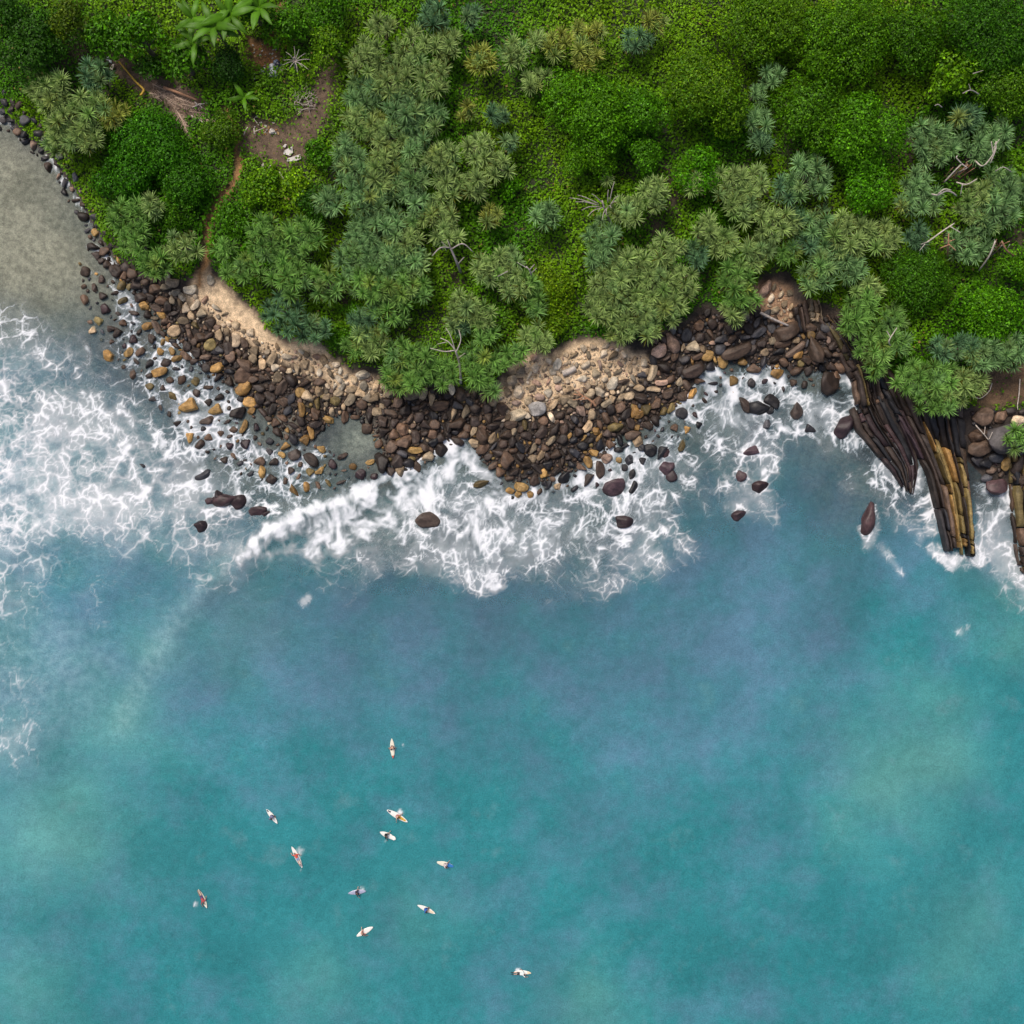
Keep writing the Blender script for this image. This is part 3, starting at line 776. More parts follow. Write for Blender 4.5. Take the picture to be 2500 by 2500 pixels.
def occupy(x_, y_, r_): cell.setdefault((int(x_ // 40), int(y_ // 40)), []).append((x_, y_, r_))
for q in rock_recs: occupy(q[0], q[1], q[2] * (0.5 + 0.5 * q[4]) * 0.92)
def seadist(x_, y_):
    return seg_dist(np.array([[x_, y_]]), SEA)[0], seg_dist(np.array([[x_, y_]]), VEG)[0]
accepted = []
for (r_, x_, y_, kind) in cand:
    k = {'beach': 0.78, 'sandy': 0.92, 'shallow': 1.12, 'surf': 1.2, 'inlet': 0.8, 'edge': 0.85}[kind]
    if kind == 'shallow' and r_ > 9 and random.random() < 0.3: continue
    if kind == 'sandy' and random.random() < 0.25: continue
    if (x_ - 880) ** 2 + (y_ - 1080) ** 2 < 40 ** 2 and kind != 'beach': continue
    if kind == 'beach' and r_ < 7: k = 0.70
    if not near_ok(x_, y_, r_, k): continue
    occupy(x_, y_, r_); accepted.append((r_, x_, y_, kind))
pts_ = np.array([(a[1], a[2]) for a in accepted])
dS = seg_dist(pts_, SEA); dV = seg_dist(pts_, VEG); dSand = np.minimum(seg_dist(pts_, SANDY[0], True), seg_dist(pts_, SANDY[1], True))
def pick(ws):
    ks = list(ws); return random.choices(ks, [ws[k] for k in ks])[0]
for i, (r_, x_, y_, kind) in enumerate(accepted):
    right = x_ > 1560
    if kind == 'sandy': tone = pick({'tan': 6, 'pale': 7, 'pink': 2})
    elif kind == 'shallow': tone = pick({'ochre': 1.8, 'brown': 4, 'dark brown': 5, 'olive': 2, 'purple': 2, 'slate': 2})
    elif kind == 'surf': tone = pick({'black': 5, 'dark brown': 4, 'ochre': 1.2, 'brown': 2, 'purple': 1.5})
    elif kind == 'inlet': tone = pick({'slate': 4, 'dark brown': 4, 'brown': 2, 'black': 3, 'purple': 1})
    elif kind == 'edge': tone = pick({'slate': 3, 'dark brown': 5, 'black': 4, 'brown': 1.5, 'pink': .8, 'ochre': .6})
    else:
        ns = dSand[i]
        if not right and ns < 26: tone = pick({'tan': 6, 'pale': 4, 'brown': 3, 'grey': .6})
        elif not right and ns < 55: tone = pick({'tan': 2.2, 'brown': 6, 'dark brown': 3, 'olive': .6, 'pink': .5})
        elif dS[i] < 30: tone = pick({'brown': 5, 'dark brown': 7, 'ochre': 1.0, 'olive': 1, 'tan': .7, 'black': 1.5})
        elif right: tone = pick({'dark brown': 7, 'brown': 4, 'slate': 3, 'pink': .8, 'tan': .6, 'ochre': .4})
        else: tone = pick({'dark brown': 7, 'brown': 5, 'tan': 1.0, 'ochre': .35, 'slate': 1.5, 'olive': .5, 'black': 1})
    rock_recs.append([x_, y_, r_, tone, random.uniform(0.6, 0.95) if random.random() < .7 else random.uniform(.42, .6), random.uniform(0, 180), False])

order = sorted(range(len(rock_recs)), key=lambda i: (not rock_recs[i][6], -rock_recs[i][2]))
single = order[:300]; rest = order[300:]
WET = {'ochre': .6, 'tan': .15, 'pale': 0, 'brown': .55, 'dark brown': .65, 'black': .8, 'purple': .8, 'grey': 0, 'pink': .1, 'olive': .6, 'slate': .5}
def tint(tone, rr):
    c_ = TONE[tone]; v = rr.choice([.5, .72, .9, 1.08, 1.4]) * rr.uniform(.88, 1.12); h = rr.uniform(-0.08, 0.06)
    return (c_[0] * v * (1 + h), c_[1] * v, c_[2] * v * (1 - h))
groups = {}
for n_, i in enumerate(single):
    x_, y_, r_, tone, asp, an, man = rock_recs[i]
    rr = random.Random(i * 77 + 5)
    loc, an, sc_ = put_rock(None, x_, y_, r_, asp, an)
    size = 'big' if r_ > 19 else ('mid-sized' if r_ > 12.5 else 'small')
    form = 'long' if asp < 0.6 else 'rounded'
    me = rr.choice(ROCK[6:] if asp < 0.6 else ROCK)
    o = obj('boulder', me, loc=loc, rot=(rr.uniform(-.15, .15), rr.uniform(-.15, .15), R(an)), scale=sc_)
    o.color = (*tint(tone, rr), WET[tone])
    zone = band_zone(x_, y_)
    groups.setdefault((size, form, tone, zone), []).append((x_, o))
TW = {'tan': 'tan', 'pale': 'pale', 'pink': 'pinkish', 'slate': 'slate', 'purple': 'purplish', 'brown': 'brown', 'dark brown': 'dark brown', 'ochre': 'ochre', 'olive': 'olive', 'grey': 'grey', 'black': 'black'}
for (size, form, tone, zone), L in groups.items():
    L.sort(key=lambda q: q[0])
    for k, (x_, o) in enumerate(L):
        lab = f'{size} {form} {TW[tone]} boulder {zone}'
        if len(L) > 1: lab = f'{size} {form} {TW[tone]} boulder, {ORD[k]} of those {zone}'
        tag(o, lab, 'boulder', 'boulders of the cobble beach')

VV = []; FF = []; CC = []; nb_ = 0
for i in rest:
    x_, y_, r_, tone, asp, an, man = rock_recs[i]
    rr = random.Random(i * 77 + 5)
    wetk = rr.random() < 0.35
    V, F = (ROCK2 if r_ > 7.5 else ROCK1)[rr.randrange(10)]
    loc, an, sc_ = put_rock(None, x_, y_, r_, asp, an, dry=wetk)
    ca, sa = math.cos(R(an)), math.sin(R(an))
    v = V * np.array(sc_); v = np.stack([v[:, 0] * ca - v[:, 1] * sa, v[:, 0] * sa + v[:, 1] * ca, v[:, 2]], 1) + np.array(loc)
    VV.append(v); FF.append(F + nb_); nb_ += len(V)
    CC.append(np.tile(np.array([[*tint(tone, rr), WET[tone]]]), (len(V), 1)))
me = mesh_np('cobbles', np.vstack(VV), np.vstack(FF), np.vstack(CC), smooth=False); print('cobbles', len(rest), len(me.polygons), len(cand), len(accepted), {k: sum(a[3]==k for a in accepted) for k in ('beach','sandy','shallow','surf','inlet','edge')})
o = obj('cobbles', me, M['rock_attr'])
tag(o, 'mass of smaller brown and tan cobbles packed along the beach', kind='stuff')
# gravel between the stones
VV = []; FF = []; CC = []; nb_ = 0
def scatter(poly, n):
    poly = np.array(poly, float); lo = poly.min(0); hi = poly.max(0)
    pts = rng.uniform(lo, hi, (n * 3, 2)); return pts[inside(pts, poly)][:n]
for poly, n, tones in ((BEACH, 1500, ('dark brown', 'brown', 'slate')), (SANDY[0], 420, ('tan', 'pale', 'pink')), (SANDY[1], 520, ('tan', 'pale', 'pink')), (SANDY[2], 90, ('tan', 'pink'))):
    for x_, y_ in scatter(poly, n):
        rr = random.Random(int(x_ * 991 + y_ * 17))
        V, F = ROCK0[rr.randrange(10)]
        p = place(x_, y_, 0.02); s_ = rr.uniform(0.07, 0.17)
        v = V * np.array([s_, s_ * .8, s_ * .6]); VV.append(v + np.array(p)); FF.append(F + nb_); nb_ += len(V)
        tone = rr.choice(tones); CC.append(np.tile(np.array([[*tint(tone, rr), WET[tone]]]), (len(V), 1)))
me = mesh_np('gravel', np.vstack(VV), np.vstack(FF), np.vstack(CC), smooth=True)
o = obj('gravel', me, M['rock_attr'])
tag(o, 'loose gravel and pebbles filling gaps on the beach and sand', kind='stuff')

# ------------------------------------------------------------------ striped rock ledges
def lerp_curve(pts, v):
    pts = np.array(pts, float); u = v * (len(pts) - 1); k = min(int(u), len(pts) - 2); f = u - k
    return pts[k] * (1 - f) + pts[k + 1] * f
M['ledge'] = mat_rock('ledge_rock', 'object')
def ledge(name, label, Lc, Rc, strata, blocks, height, tones, seed, cat='rock ledge', bottom=-1.2, endfall=0.8):
    rr = random.Random(seed)
    mid = place(*lerp_curve(Lc, 0.5) * .5 + lerp_curve(Rc, 0.5) * .5, 0)
    root = empty(name, (mid.x, mid.y, ground(mid.x, mid.y)))
    tag(root, label, cat, 'striped rock ledges')
    us = np.cumsum([0] + [rr.choice([.5, .7, 1.0, 1.4, 1.9]) * rr.uniform(.8, 1.2) for _ in range(strata)]); us = us / us[-1]
    for s_ in range(strata):
        nb = max(2, blocks + rr.randint(-1, 2))
        vs_ = np.cumsum([0] + [rr.choice([.25, .5, 1.0, 1.6, 2.4]) for _ in range(nb)]); vs_ = vs_ / vs_[-1]
        hs = rr.uniform(0.30, 1.08)
        v0_, v1_ = rr.uniform(-0.02, 0.05), rr.uniform(0.93, 1.02)
        for b_ in range(nb):
            va, vb = v0_ + vs_[b_] * (v1_ - v0_), v0_ + vs_[b_ + 1] * (v1_ - v0_)
            va, vb = max(0, va + 0.004), min(1, vb - 0.004)
            if vb - va < 0.02: continue
            ua, ub = us[s_] + 0.12 / strata, us[s_ + 1] - 0.10 / strata
            um = (ua + ub) / 2
            prof = 0.55 + 0.45 * math.sin(math.pi * min(1, um * 0.85 + 0.12))
            h = height(um, (va + vb) / 2) * hs * prof * rr.uniform(0.85, 1.12)
            nseg = 5
            slab_tilt = rr.uniform(-.12, .18)
            rings = []
            for k in range(nseg + 1):
                v = va + (vb - va) * k / nseg
                a = lerp_curve(Lc, v); b = lerp_curve(Rc, v)
                jl, jr = rr.uniform(-.2, .2) / strata, rr.uniform(-.2, .2) / strata
                pl = a + (b - a) * (ua + jl); pr = a + (b - a) * (ub + jr)
                wl, wr = W(*pl, 0.4), W(*pr, 0.4)
                z0 = max(h * (1 - (1 - endfall) * v), ground(wl.x, wl.y) + 0.15 + 0.6 * hs) + rr.uniform(-.10, .10)
                ins = 0.09
                ml, mr = wl.lerp(wr, ins), wl.lerp(wr, 1 - ins)
                tilt = slab_tilt + rr.uniform(-.05, .05)
                pz = 0.10 if 0 < k < nseg else 0.22
                rings.append([(wl.x, wl.y, bottom), (wl.x, wl.y, z0 - pz - .05), (ml.x, ml.y, z0 - (pz - .10) + tilt), (mr.x, mr.y, z0 - (pz - .10) - tilt), (wr.x, wr.y, z0 - pz - .08), (wr.x, wr.y, bottom)])
            V = [q for r_ in rings for q in r_]; F = []
            for k in range(nseg):
                for q in range(5): F.append([k * 6 + q, k * 6 + q + 1, (k + 1) * 6 + q + 1, (k + 1) * 6 + q])
            F.append([0, 5, 4, 1]); F.append([1, 4, 3, 2]); e = nseg * 6
            F.append([e, e + 1, e + 4, e + 5]); F.append([e + 1, e + 2, e + 3, e + 4])
            F = [list(reversed(f)) for f in F]
            V = np.array(V) - np.array(root.location)
            me = mesh_np('slab', V, F)
            o = obj('slab', me, M['ledge'], root)
            tn = tones(um, (va + vb) / 2, rr)
            c3 = tint(tn, rr); o.color = (*c3, 0.45)
    return root
def main_tone(u, v, rr):
    if v > 0.25 and (0.38 < u < 0.66) and rr.random() < 0.8: return 'ochre' if rr.random() < .5 else 'olive'
    if v > 0.35 and (0.80 < u < 0.93) and rr.random() < 0.75: return 'olive'
    if u < 0.2 and v > .2: return rr.choice(['purple', 'black', 'dark brown'])
    return rr.choice(['dark brown', 'dark brown', 'black', 'brown', 'dark brown', 'black'])
ledge('rock_ledge', 'long dark ledge of ochre-streaked upright rock strata pointing out to sea', [(2105, 885), (2160, 990), (2215, 1070), (2262, 1160), (2285, 1260), (2305, 1345)],
      [(2335, 985), (2350, 1060), (2366, 1150), (2374, 1230), (2380, 1300), (2382, 1362)], 14, 5, lambda u, v: 2.2, main_tone, 5)
ledge('rock_ledge', 'low purplish rock ledge washed by foam left of the long striped ledge', [(2072, 1000), (2090, 1055), (2130, 1100), (2175, 1150), (2205, 1195)],
      [(2150, 945), (2195, 1020), (2232, 1085), (2246, 1140), (2232, 1208)], 11, 3, lambda u, v: 1.15, lambda u, v, rr: rr.choice(['purple', 'black', 'dark brown', 'purple']), 6)
ledge('rock_ledge', 'narrow brown cliff band of rock strata under the screw pines at the right cove', [(1985, 780), (2035, 860), (2078, 930), (2090, 1000)],
      [(2040, 770), (2082, 830), (2125, 910), (2150, 985)], 8, 5, lambda u, v: 2.0, lambda u, v, rr: rr.choice(['brown', 'dark brown', 'dark brown', 'olive']), 7)
ledge('rock_ledge', 'dark rock ledge at the right edge beyond the foaming inlet', [(2448, 1090), (2462, 1160), (2470, 1260), (2482, 1370), (2500, 1405)],
      [(2575, 1060), (2590, 1160), (2610, 1260), (2630, 1370), (2640, 1450)], 10, 5, lambda u, v: 2.0, lambda u, v, rr: rr.choice(['dark brown', 'black', 'brown', 'purple', 'dark brown', 'olive']), 8)
ledge('rock_ledge', 'short stack of dark parallel strata at the head of the right cove', [(1925, 758), (1935, 790), (1945, 815)], [(1963, 735), (1968, 780), (1975, 818)], 4, 2, lambda u, v: 2.6,
      lambda u, v, rr: rr.choice(['brown', 'dark brown', 'black']), 9, bottom=0.6)
ledge('rock_slab', 'pale tan grooved rock slab standing at the head of the right cove', [(1965, 738), (1965, 765), (1972, 792)], [(1988, 735), (1998, 760), (2002, 790)], 3, 1, lambda u, v: 3.3,
      lambda u, v, rr: 'tan', 10, cat='rock slab', bottom=0.6)

# ------------------------------------------------------------------ leaves
def leaf_quads(C, N, L, Wd, rs):
    """kite-shaped leaves: centres C, normals N, lengths L, widths Wd -> verts, quads"""
    n = len(C)
    A = rs.normal(size=(n, 3)); A -= (A * N).sum(1)[:, None] * N; A /= np.linalg.norm(A, axis=1)[:, None] + 1e-9
    B = np.cross(N, A)
    l = L[:, None]; w = Wd[:, None]
    V = np.stack([C - A * l * 0.5, C + B * w * 0.5 + A * l * 0.05 + N * l * 0.06, C + A * l * 0.5 - N * l * 0.10, C - B * w * 0.5 + A * l * 0.05 + N * l * 0.06], 1).reshape(-1, 3)
    F = np.arange(4 * n).reshape(n, 4)
    return V, F

def rep4(c_): return np.repeat(c_, 4, axis=0)

# ------------------------------------------------------------------ low green cover over the whole headland ("stuff")
NG = 430000
cx_ = rng.uniform(-70, 70, NG); cy_ = rng.uniform(8, 72, NG)
z_, dv_, ds_, Pg, _, g1, g2, _, _ = terrain_fields(cx_, cy_)
dens = smooth01((dv_ - 0.2 + 1.3 * smooth01((330 - Pg[:, 0]) / 60)) / 1.2) * (ds_ > 0.15)
for poly in SAND: dens *= 1 - poly_field(Pg, poly, 10)
pd = seg_dist(Pg, PATH2); dens *= 1 - 0.97 * np.exp(-(pd / 9) ** 4)
dens *= 1 - 0.8 * np.exp(-(seg_dist(Pg, PATH) / 8) ** 2)
dens *= 1 - 0.93 * poly_field(Pg, CLEAR, 18)
dens *= 1 - 0.96 * poly_field(Pg, LOGDIRT, 14)
dens *= 1 - 0.97 * poly_field(Pg, TRASH, 10)
dens *= 1 - 0.98 * poly_field(Pg, DIRT_R, 14)
dens *= 1 - 0.92 * blob_field(Pg, GAPS)
lumps = fbm(cx_, cy_, 4.5, 3, 21.0)
dens *= 0.55 + 0.6 * smooth01((lumps - 0.25) / 0.3)
kp = rng.random(NG) < dens
cx_, cy_, z_, Pg, lumps, dv_ = cx_[kp], cy_[kp], z_[kp], Pg[kp], lumps[kp], dv_[kp]
canopy = 0.15 + 1.6 * smooth01((lumps - 0.3) / 0.45) * smooth01(dv_ / 5)
thick = rng.random(len(cx_)) ** 0.6
zc = z_ + 0.05 + canopy * thick
gxn = (fbm(cx_ + .3, cy_, 4.5, 3, 21.0) - lumps) / 0.3 * 1.6 * 2.2; gyn = (fbm(cx_, cy_ + .3, 4.5, 3, 21.0) - lumps) / 0.3 * 1.6 * 2.2
N = np.stack([-gxn, -gyn, np.full(len(cx_), 1.0)], 1) + rng.normal(size=(len(cx_), 3)) * 0.45
N /= np.linalg.norm(N, axis=1)[:, None]
ls = rng.uniform(0.20, 0.44, len(cx_))
V, F = leaf_quads(np.stack([cx_, cy_, zc], 1), N, ls, ls * rng.uniform(0.5, 0.85, len(cx_)), rng)
gA = np.array([0.050, 0.135, 0.008]); gB = np.array([0.110, 0.185, 0.010]); gC = np.array([0.026, 0.080, 0.012]); gY = np.array([0.170, 0.180, 0.020])
m1 = smooth01((fbm(cx_, cy_, 11, 3, 31.0) - 0.35) / 0.3)[:, None]
m2 = smooth01((fbm(cx_, cy_, 3.0, 3, 41.0) - 0.45) / 0.25)[:, None]
cg = gA * (1 - m1) + gB * m1
cg = cg * (1 - 0.45 * m2) + gC * 0.45 * m2
yl = blob_field(Pg, [(1350, 760, 70, .9), (1320, 660, 50, .8), (1200, 330, 80, .6), (1180, 230, 60, .5), (1310, 820, 60, .6), (1450, 60, 120, .4), (440, 660, 35, .9), (960, 20, 80, .3)])[:, None] * rng.random((len(cx_), 1))
cg = cg * (1 - 0.6 * yl) + gY * 0.6 * yl
cg = cg * rng.uniform(0.6, 1.6, (len(cx_), 1)) * np.array([1.32, 1.62, 0.28])
rare = rng.random(len(cx_)) < 0.012
cg[rare] = np.array([0.26, 0.20, 0.05])
me = mesh_np('ground_cover', V, F, rep4(cg))
o = obj('ground_cover', me, M['leaf'])
tag(o, 'low creeping green vines and herbs covering the headland between the trees', kind='stuff')

# ------------------------------------------------------------------ broadleaf trees, bushes and vine-smothered trees
def leafy(name, label, cat, px, py, rpx, h, leaf, base, alt, seed, dens=34, group=None, lobes=None, flat_=0.55, asp=1.0):
    rs = np.random.default_rng(seed)
    zt = h
    top = place(px, py, h * 0.8)
    r_ = rpx / PXM * (CAM_H - top.z) / CAM_H
    gz = ground(top.x, top.y)
    root = empty(name, (top.x, top.y, gz))
    tag(root, label, cat, group)
    K = lobes or max(5, int(3 + r_ * 2.2))
    ang = rs.uniform(0, 6.283, K); rad = np.sqrt(rs.random(K)) * r_ * 0.68
    lr = rs.uniform(0.32, 0.52, K) * r_ + 0.25
    rad = np.minimum(rad, r_ * 1.04 - lr * 0.8)
    lc_ = np.stack([np.cos(ang) * rad, np.sin(ang) * rad * asp, h * (0.92 - 0.45 * (rad / r_) ** 2) - lr * flat_ * 0.8 + rs.uniform(-.35, .35, K)], 1)
    Cs = []; Ns = []; Cl = []
    for k in range(K):
        n = int(dens * 2.1 * lr[k] ** 2 * 3.14 * 0.8 / (leaf / 0.25) ** 2) + 20
        u = rs.normal(size=(n, 3)); u[:, 2] = np.abs(u[:, 2]) - 0.35; u /= np.linalg.norm(u, axis=1)[:, None]
        # small sprays: leaves gather in clumps on the lobe
        bumps = 0.86 + 0.22 * np.sin(u[:, 0] * 7 + k) * np.sin(u[:, 1] * 8 + 2 * k) + rs.normal(size=n) * 0.06
        inn = np.where(rs.random(n) < 0.3, rs.uniform(0.55, 0.9, n), 1.0)
        q = lc_[k] + u * (lr[k] * bumps * inn)[:, None] * np.array([1, 1, flat_ * 1.25])
        Cs.append(q); nn = u + rs.normal(size=(n, 3)) * 0.5 + np.array([0, 0, 0.35]); Ns.append(nn / np.linalg.norm(nn, axis=1)[:, None])
        f = np.clip(rs.normal(0.5, 0.35, (n, 1)), 0, 1) * 0.75 + 0.25 * rs.random()
        Cl.append((np.array(base) * (1 - f) + np.array(alt) * f) * rs.choice([.55, .75, 1.0, 1.2, 2.0], (n, 1), p=[.2, .25, .3, .17, .08]) * rs.uniform(.85, 1.15, (n, 1)) * np.array([1.38, 1.66, 0.28]))
    C_ = np.vstack(Cs); N_ = np.vstack(Ns); cl = np.vstack(Cl)
    C_[:, 2] = np.maximum(C_[:, 2], 0.1)
    L_ = rs.uniform(0.75, 1.35, len(C_)) * leaf
    V, F = leaf_quads(C_, N_, L_, L_ * rs.uniform(0.42, 0.7, len(C_)), rs)
    me = mesh_np('crown', V, F, rep4(cl))
    cr = obj('crown', me, M['crown'], root); cr.color = (1, 1, 1, 1)
    # trunk and limbs under the leaves
    tb = []
    th = h * 0.42
    tb.append((catmull([(0, 0, -0.2), (rs.uniform(-.2, .2), rs.uniform(-.2, .2), th * .5), (0, 0, th)], 5), list(np.linspace(0.05 * h + .05, 0.03 * h + .03, 6))))
    for k in range(min(K, 9)):
        e_ = Vector(lc_[k])
        tb.append((catmull([(0, 0, th * .8), tuple(Vector((0, 0, th)).lerp(e_, .5) + Vector((0, 0, -.1))), tuple(e_)], 4), list(np.linspace(0.025 * h + .03, 0.02, 5))))
    obj('trunk', tubes_mesh('trunk', tb), M['bark'], root)
    return root

DK, MD, BR, YG, VN = (0.016, 0.050, 0.012), (0.030, 0.085, 0.010), (0.060, 0.150, 0.008), (0.120, 0.190, 0.012), (0.038, 0.110, 0.006)
BUSHES = [
 ('tree', 'dark green spreading tree in the top left corner above the rocky shore', 'tree', 65, 110, 95, 7, .30, DK, (0.035, 0.090, 0.018), {}),
 ('tree', 'dark leafy tree cut by the top left edge', 'tree', 10, 25, 60, 7, .30, DK, MD, {}),
 ('tree', 'olive tinged tree behind the dark corner tree at the top edge', 'tree', 165, 35, 60, 6, .28, (0.035, 0.065, 0.012), (0.090, 0.110, 0.020), {}),
 ('tree', 'bright green tree with clumped leaves left of the banana plants', 'tree', 250, 75, 62, 6, .40, MD, BR, {}),
 ('tree', 'bright green tree between the banana plants and the fallen fronds', 'tree', 340, 88, 62, 6, .40, MD, BR, {}),
 ('tree', 'bright clump-leaved tree just below the banana plants', 'tree', 445, 140, 58, 5.5, .42, MD, BR, {}),
 ('bush', 'small green bush above the fallen palm fronds', 'bush', 362, 165, 36, 3.5, .30, DK, MD, {}),
 ('bush', 'round dark fine-leaved bush left of the rubbish heap', 'bush', 563, 155, 60, 4.5, .20, (0.010, 0.034, 0.012), (0.022, 0.060, 0.020), {'dens': 40}),
 ('tree', 'mid green tree right of the banana plants at the top edge', 'tree', 690, 45, 62, 5, .32, MD, BR, {}),
 ('tree', 'bright yellow green tree above the brown clearing', 'tree', 812, 108, 55, 5, .32, MD, YG, {}),
 ('tree', 'green tree at the top edge left of the screw pine grove', 'tree', 795, 18, 58, 5, .30, MD, BR, {}),
 ('tree', 'green tree overhanging the top of the footpath', 'tree', 620, 20, 48, 5, .30, MD, BR, {}),
 ('vine_mound', 'large glossy green vine mound left of the footpath', 'bush', 350, 370, 105, 4.5, .27, (0.018, 0.075, 0.006), (0.050, 0.150, 0.010), {'dens': 40, 'lobes': 16}),
 ('vine_mound', 'dark green lower lobe of vines beside the left rocky shore', 'bush', 285, 430, 70, 3.5, .26, (0.016, 0.062, 0.006), (0.040, 0.125, 0.010), {'dens': 40}),
 ('vine_mound', 'green vine mound touching the bend of the footpath', 'bush', 440, 440, 78, 3.5, .26, (0.020, 0.075, 0.008), (0.045, 0.125, 0.010), {'dens': 38}),
 ('vine_mound', 'lower green vine mound above the left pair of screw pines', 'bush', 440, 505, 60, 3, .25, (0.022, 0.080, 0.008), (0.060, 0.130, 0.010), {'dens': 38}),
 ('bush', 'olive green bush between the fallen fronds and the footpath', 'bush', 535, 310, 52, 3, .24, (0.030, 0.075, 0.010), (0.080, 0.130, 0.016), {}),
 ('bush', 'bright yellow green bush right of the footpath bend', 'bush', 640, 462, 58, 3, .32, (0.040, 0.115, 0.008), YG, {}),
 ('bush', 'small lime coloured bush below the white sheets', 'bush', 722, 448, 36, 3, .32, (0.060, 0.150, 0.008), (0.190, 0.260, 0.014), {}),
 ('bush', 'bright green bush between the clearing and the screw pine grove', 'bush', 783, 368, 44, 3, .30, MD, BR, {}),
 ('bush', 'green bush along the right side of the lower footpath', 'bush', 570, 535, 42, 2.5, .28, MD, BR, {}),
 ('bush', 'dark green bush wedged between the left and central screw pines', 'bush', 765, 505, 55, 3, .26, DK, MD, {}),
 ('bush', 'green bush on the sand edge between two screw pine groves', 'bush', 830, 830, 42, 2, .26, MD, BR, {}),
 ('bush', 'narrow bright bush in the gap right of the left screw pine grove', 'bush', 858, 755, 28, 2.5, .28, MD, BR, {}),
 ('vine_tree', 'tall vine-smothered tree with glossy leaves in the upper middle', 'tree', 1435, 255, 118, 7, .27, VN, (0.085, 0.190, 0.008), {'dens': 38, 'lobes': 15}),
 ('vine_tree', 'lower vine-smothered lobe hanging above the bare branches', 'tree', 1440, 380, 68, 5.5, .26, VN, (0.095, 0.185, 0.010), {'dens': 38}),
 ('vine_tree', 'vine-smothered tree right of the tall glossy one', 'tree', 1558, 285, 92, 6, .26, VN, (0.065, 0.160, 0.008), {'dens': 38, 'lobes': 12}),
 ('vine_tree', 'small vine-smothered tree above the dark gap', 'tree', 1568, 385, 55, 5, .26, VN, BR, {}),
 ('vine_tree', 'broad vine-smothered tree with yellowish speckles in the upper right', 'tree', 1735, 215, 122, 6.5, .26, (0.030, 0.090, 0.006), (0.110, 0.170, 0.012), {'dens': 36, 'lobes': 16}),
 ('vine_tree', 'bright vine column left of the right-hand screw pines', 'tree', 1705, 410, 62, 5, .28, (0.036, 0.120, 0.006), (0.080, 0.200, 0.010), {}),
 ('vine_tree', 'vine-smothered tree at the top edge right of centre', 'tree', 1885, 50, 112, 6, .25, (0.030, 0.085, 0.006), (0.095, 0.160, 0.010), {'dens': 36, 'lobes': 14}),
 ('vine_tree', 'wide vine-smothered tree at the top edge toward the right', 'tree', 2070, 75, 125, 7, .25, (0.030, 0.090, 0.006), (0.085, 0.165, 0.008), {'dens': 36, 'lobes': 15}),
 ('vine_tree', 'dark vine-smothered tree in the top right corner', 'tree', 2420, 65, 125, 7, .25, (0.016, 0.055, 0.006), (0.045, 0.115, 0.010), {'dens': 36, 'lobes': 15}),
 ('vine_tree', 'vine-smothered tree between the top right trees', 'tree', 2245, 90, 90, 6, .25, (0.022, 0.070, 0.006), (0.060, 0.130, 0.008), {'dens': 36}),
 ('vine_tree', 'green vine tree right of the thin line of screw pines', 'tree', 1985, 270, 100, 6, .26, (0.028, 0.085, 0.006), (0.070, 0.145, 0.010), {'dens': 36, 'lobes': 13}),
 ('vine_tree', 'tall bright vine tree in the right half with glossy lobes', 'tree', 2125, 310, 98, 7, .27, VN, (0.080, 0.190, 0.008), {'dens': 38, 'lobes': 14}),
 ('vine_tree', 'long glossy vine tongue reaching down left of the bare branches', 'tree', 2120, 450, 72, 6, .28, (0.034, 0.115, 0.006), (0.080, 0.200, 0.010), {'dens': 38, 'asp': 1.3}),
 ('bush', 'light green clump-leaved tree near the upper right branches', 'bush', 2350, 165, 58, 6.5, .38, (0.045, 0.115, 0.008), (0.130, 0.220, 0.014), {}),
 ('bush', 'light green bush left of the clump-leaved upper right tree', 'bush', 2290, 205, 46, 5, .34, (0.045, 0.110, 0.008), (0.110, 0.190, 0.014), {}),
 ('vine_tree', 'vine-smothered tree on the right edge above the screw pines', 'tree', 2470, 215, 85, 6, .26, (0.028, 0.080, 0.006), (0.080, 0.145, 0.010), {}),
 ('vine_tree', 'fine-leaved green tree above the striped ledge', 'tree', 2250, 670, 95, 4.5, .22, (0.024, 0.075, 0.008), (0.055, 0.125, 0.012), {'dens': 38, 'lobes': 13}),
 ('bush', 'bright round bush at the right edge above the bare dirt bank', 'bush', 2435, 745, 88, 5, .28, (0.034, 0.115, 0.006), (0.090, 0.200, 0.010), {'dens': 38, 'lobes': 12}),
 ('bush', 'bright green bush on the right edge below the bare branches', 'bush', 2490, 640, 50, 4, .28, (0.034, 0.110, 0.006), (0.085, 0.180, 0.010), {}),
 ('bush', 'grassy yellow green bush above the right sand patch', 'bush', 1330, 770, 60, 2.2, .24, (0.050, 0.120, 0.010), (0.150, 0.200, 0.020), {}),
 ('bush', 'bright yellow green bush in the lane right of the central grove', 'bush', 1350, 690, 55, 2.2, .24, (0.055, 0.125, 0.008), (0.160, 0.205, 0.016), {}),
 ('bush', 'small bright green bush amid the central screw pines', 'bush', 1250, 462, 30, 2.5, .34, (0.040, 0.130, 0.006), (0.085, 0.210, 0.010), {}),
]
for i, (nm, lab, cat, px, py, rp, h, lf, ba, al, kw) in enumerate(BUSHES):
    leafy(nm, lab, cat, px, py, rp, h, lf, ba, al, 900 + i, **kw)

